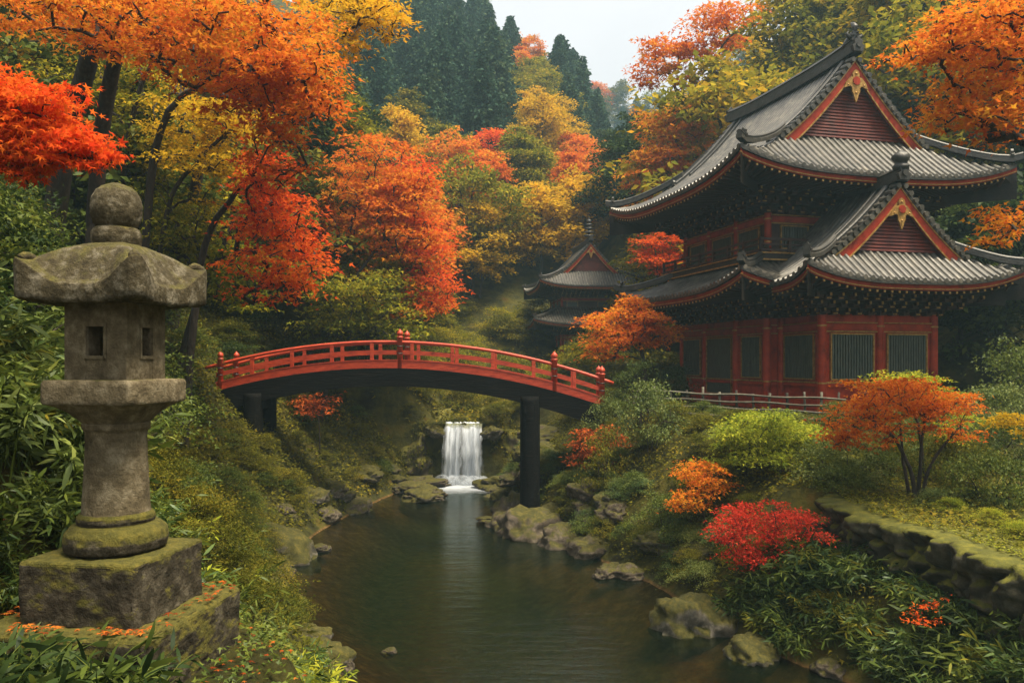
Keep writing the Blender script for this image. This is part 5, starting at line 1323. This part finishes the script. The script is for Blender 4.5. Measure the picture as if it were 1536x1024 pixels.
# ---- broad bladed plants near the camera
def sasa(seed, n=16, H=.55, blade=.15, per=8, spread=.5):
    rs = np.random.RandomState(seed); b = MB(); pts, out_ = [], []
    for _ in range(n):
        a = rs.uniform(0, 6.28); sp = rs.uniform(.25, 1) * spread; h = H * rs.uniform(.6, 1.1)
        p0 = np.array([rs.normal() * .06, rs.normal() * .06, -.08]); p1 = np.array([math.cos(a) * sp * .4, math.sin(a) * sp * .4, h * .75]); p2 = np.array([math.cos(a) * sp, math.sin(a) * sp, h * .85])
        q = [p0 * (1 - t) ** 2 + 2 * p1 * t * (1 - t) + p2 * t * t for t in np.linspace(0, 1, 6)]
        b.tube(q, [.006, .0055, .005, .004, .003, .002], 4, False)
        for k in range(per):
            t = .3 + .7 * k / (per - 1); c = p0 * (1 - t) ** 2 + 2 * p1 * t * (1 - t) + p2 * t * t
            sd = (-1) ** k; aa = a + sd * rs.uniform(.5, 1.2) * (1 - .6 * (k == per - 1))
            pts.append(c); out_.append([math.cos(aa), math.sin(aa), .15])
    return mesh_of(b, 'stem', L['green']), leaf_mesh('foliage', np.array(pts), blade, L['fern'], rs, BLADE, .45, np.array(out_) * 1.6, .35)
SA = [sasa(400 + i, 20, .5, .12, 12) for i in range(4)]
SB = [sasa(420 + i, 22, .5, .16, 9, .5) for i in range(3)]
def put_sasa(x, y, s, mat, label, group, protos=SA, name='broad_leaved_plant'):
    t_, l_ = rng.choice(protos); plant(name, label, 'plant', group, (x, y, ground(x, y) - .03), t_, l_, rng.uniform(0, 6.28), s, 'foliage', 'stem', L[mat])
def lan_local(x, y):
    c, s_ = math.cos(R(-8)), math.sin(R(-8)); dx, dy = x - LAN[0], y - LAN[1]
    return abs(dx * c + dy * s_), abs(-dx * s_ + dy * c)
k = 0
while k < 85:                              # right of and beyond the lantern
    y = rng.uniform(5.2, 11.5); x = interp(y, YL, XL) - rng.uniform(.35, 4.5)
    a, c = lan_local(x, y)
    if max(a, c) < .85 or (y < 5 and x < -1.2 and x > -3.6): continue
    px = 768 + x * F / y
    if px > 560: continue
    put_sasa(x, y, rng.uniform(.55, 1.0), rng.choice(['fern', 'fern', 'sage', 'green', 'lime']), 'pale green bladed plant on the left bank beyond the lantern', 'bladed plants on the left bank'); k += 1
for i in range(20):                        # dark leaves in front of the lantern
    y = rng.uniform(3.25, 3.75); px = rng.uniform(-60, 190); x = (px - 768) * y / F
    put_sasa(x, y, rng.uniform(.6, .85), rng.choice(['darkgreen', 'darkgreen', 'green']), 'dark leafy plant in front of the lantern base', 'leafy plants in front of the lantern', SB)
for i in range(80):                        # tall ferny plants at the left edge
    y = rng.uniform(5.2, 9.5); px = rng.uniform(-160, 130); x = (px - 768) * y / F
    put_sasa(x, y, rng.uniform(.8, 1.4), rng.choice(['fern', 'green', 'sage']), 'tall ferny plant at the left edge behind the lantern', 'ferny plants at the left edge')
for i in range(34):
    y = rng.uniform(4.7, 6.6); px = rng.uniform(-80, 105); x = (px - 768) * y / F
    a, c = lan_local(x, y)
    if max(a, c) < .8: continue
    put_sasa(x, y, rng.uniform(.5, .95), rng.choice(['fern', 'green', 'olive', 'green']), 'low ferny plant on the ground just left of the lantern', 'low ferny plants left of the lantern')
k = 0
while k < 95:                              # fern bank below the wall
    y = rng.uniform(8.8, 15); x = interp(y, YR, XR) + rng.uniform(.1, 2.6)
    if x > interp(y, WY, WX) - .12: continue
    put_sasa(x, y, rng.uniform(.8, 1.35), rng.choice(['green', 'green', 'fern', 'olive', 'darkgreen', 'darkgreen']), 'drooping bamboo grass plant on the bank below the stone wall', 'bamboo grass on the right bank', SB, 'bamboo_grass'); k += 1

# ---- ground cover, fallen leaves
def scatter(nm, n, fn, leaf, mat, label, seed, up=.7, shape=KITE, lift=.03, jz=.10):
    rs = np.random.RandomState(seed); pts = []
    while len(pts) < n:
        x, y = fn(rs); 
        z = ground(x, y)
        if z < .12: continue
        pts.append((x, y, z + lift + rs.uniform(0, jz)))
    me = leaf_mesh(nm, np.array(pts), leaf, L[mat], rs, shape, up, None, .15)
    tag(link(bpy.data.objects.new(nm, me)), label, None, None, 'stuff')
def f_left(rs):
    y = 10 + 22.5 * rs.uniform() ** .8; return interp(y, YL, XL) - rs.uniform() ** .8 * 11, y
def f_near(rs):
    while True:
        y = rs.uniform(3, 11); x = interp(y, YL, XL) - rs.uniform() * 6
        if max(lan_local(x, y)) > .55: return x, y
def f_right(rs):
    y = 9 + 23 * rs.uniform(); return interp(y, YR, XR) + rs.uniform() * 7, y
def f_back(rs):
    y = rs.uniform(32.6, 46); return rs.uniform(-14, 8), y
scatter('undergrowth', 60000, f_left, .13, 'cover', 'fine mossy undergrowth over the left slope', 1, .55, TRI3, .0, .28)
scatter('undergrowth', 30000, f_near, .045, 'green', 'small leaved ground cover on the bank around the lantern', 5, .6, TRI3, .0, .12)
scatter('undergrowth', 40000, f_right, .09, 'cover', 'fine mossy undergrowth over the right bank', 2, .6, TRI3, .0, .18)
scatter('undergrowth', 12000, f_back, .2, 'olive', 'undergrowth on the slopes above the waterfall', 3, .5, TRI3, .0, .4)
me = leaf_mesh('undergrowth', np.array(CLIFF), .10, L['cover'], np.random.RandomState(77), TRI3, .35, None, .5)
tag(link(bpy.data.objects.new('undergrowth', me)), 'ferns and moss clinging to the cliffs beside the waterfall', None, None, 'stuff')
def f_ledge(rs):
    y = rs.uniform(9, 19); return interp(y, WY, WX) + .2 + rs.uniform() ** 1.5 * 4.5, y
scatter('moss_carpet', 14000, f_ledge, .035, 'lime', 'yellow green moss carpet on the ledge', 4, .75, KITE, .02, .05)
# fallen leaves on the lantern slab and around it
rs = np.random.RandomState(9); pts = []
while len(pts) < 260:
    u, v = rs.uniform(-1.0, 1.0, 2)
    q = max(abs(u), abs(v))
    if q < .38: continue
    if q < .49: z = 3.3 + lz(911) + .02
    else: continue
    if rs.uniform() > .25 + .75 * (mnoise.noise(Vector((u * 4, v * 4, 0))) > .0): continue
    c, s_ = math.cos(R(-8)), math.sin(R(-8)); pts.append((LAN[0] + u * c - v * s_, LAN[1] + u * s_ + v * c, z + rs.uniform(0, .012)))
while len(pts) < 1500:
    x, y = LAN[0] + rs.normal() * 1.2 - .6, LAN[1] + rs.normal() * .9
    a, c = lan_local(x, y)
    if max(a, c) < .54: continue
    pts.append((x, y, ground(x, y) + rs.uniform(.01, .05)))
me = leaf_mesh('fallen_leaves', np.array(pts), .030, L['fallen'], rs, STAR, .88, None, .02)
tag(link(bpy.data.objects.new('fallen_leaves', me)), 'fallen orange maple leaves around the lantern base', None, None, 'stuff')

# ------------------------------------------------------------------ misty air
m, t, n, l = new_mat('haze_air')
out = n.new('ShaderNodeOutputMaterial'); pv = n.new('ShaderNodeVolumePrincipled')
pv.inputs['Color'].default_value = (.24, .38, .45, 1); pv.inputs['Density'].default_value = .0019; pv.inputs['Anisotropy'].default_value = .2
l.new(pv.outputs[0], out.inputs['Volume'])
b = MB(); b.box(-135, 175, -45, 325, -4, 96)
tag(b.build('haze', m), 'thin autumn mist filling the gorge', None, None, 'stuff')
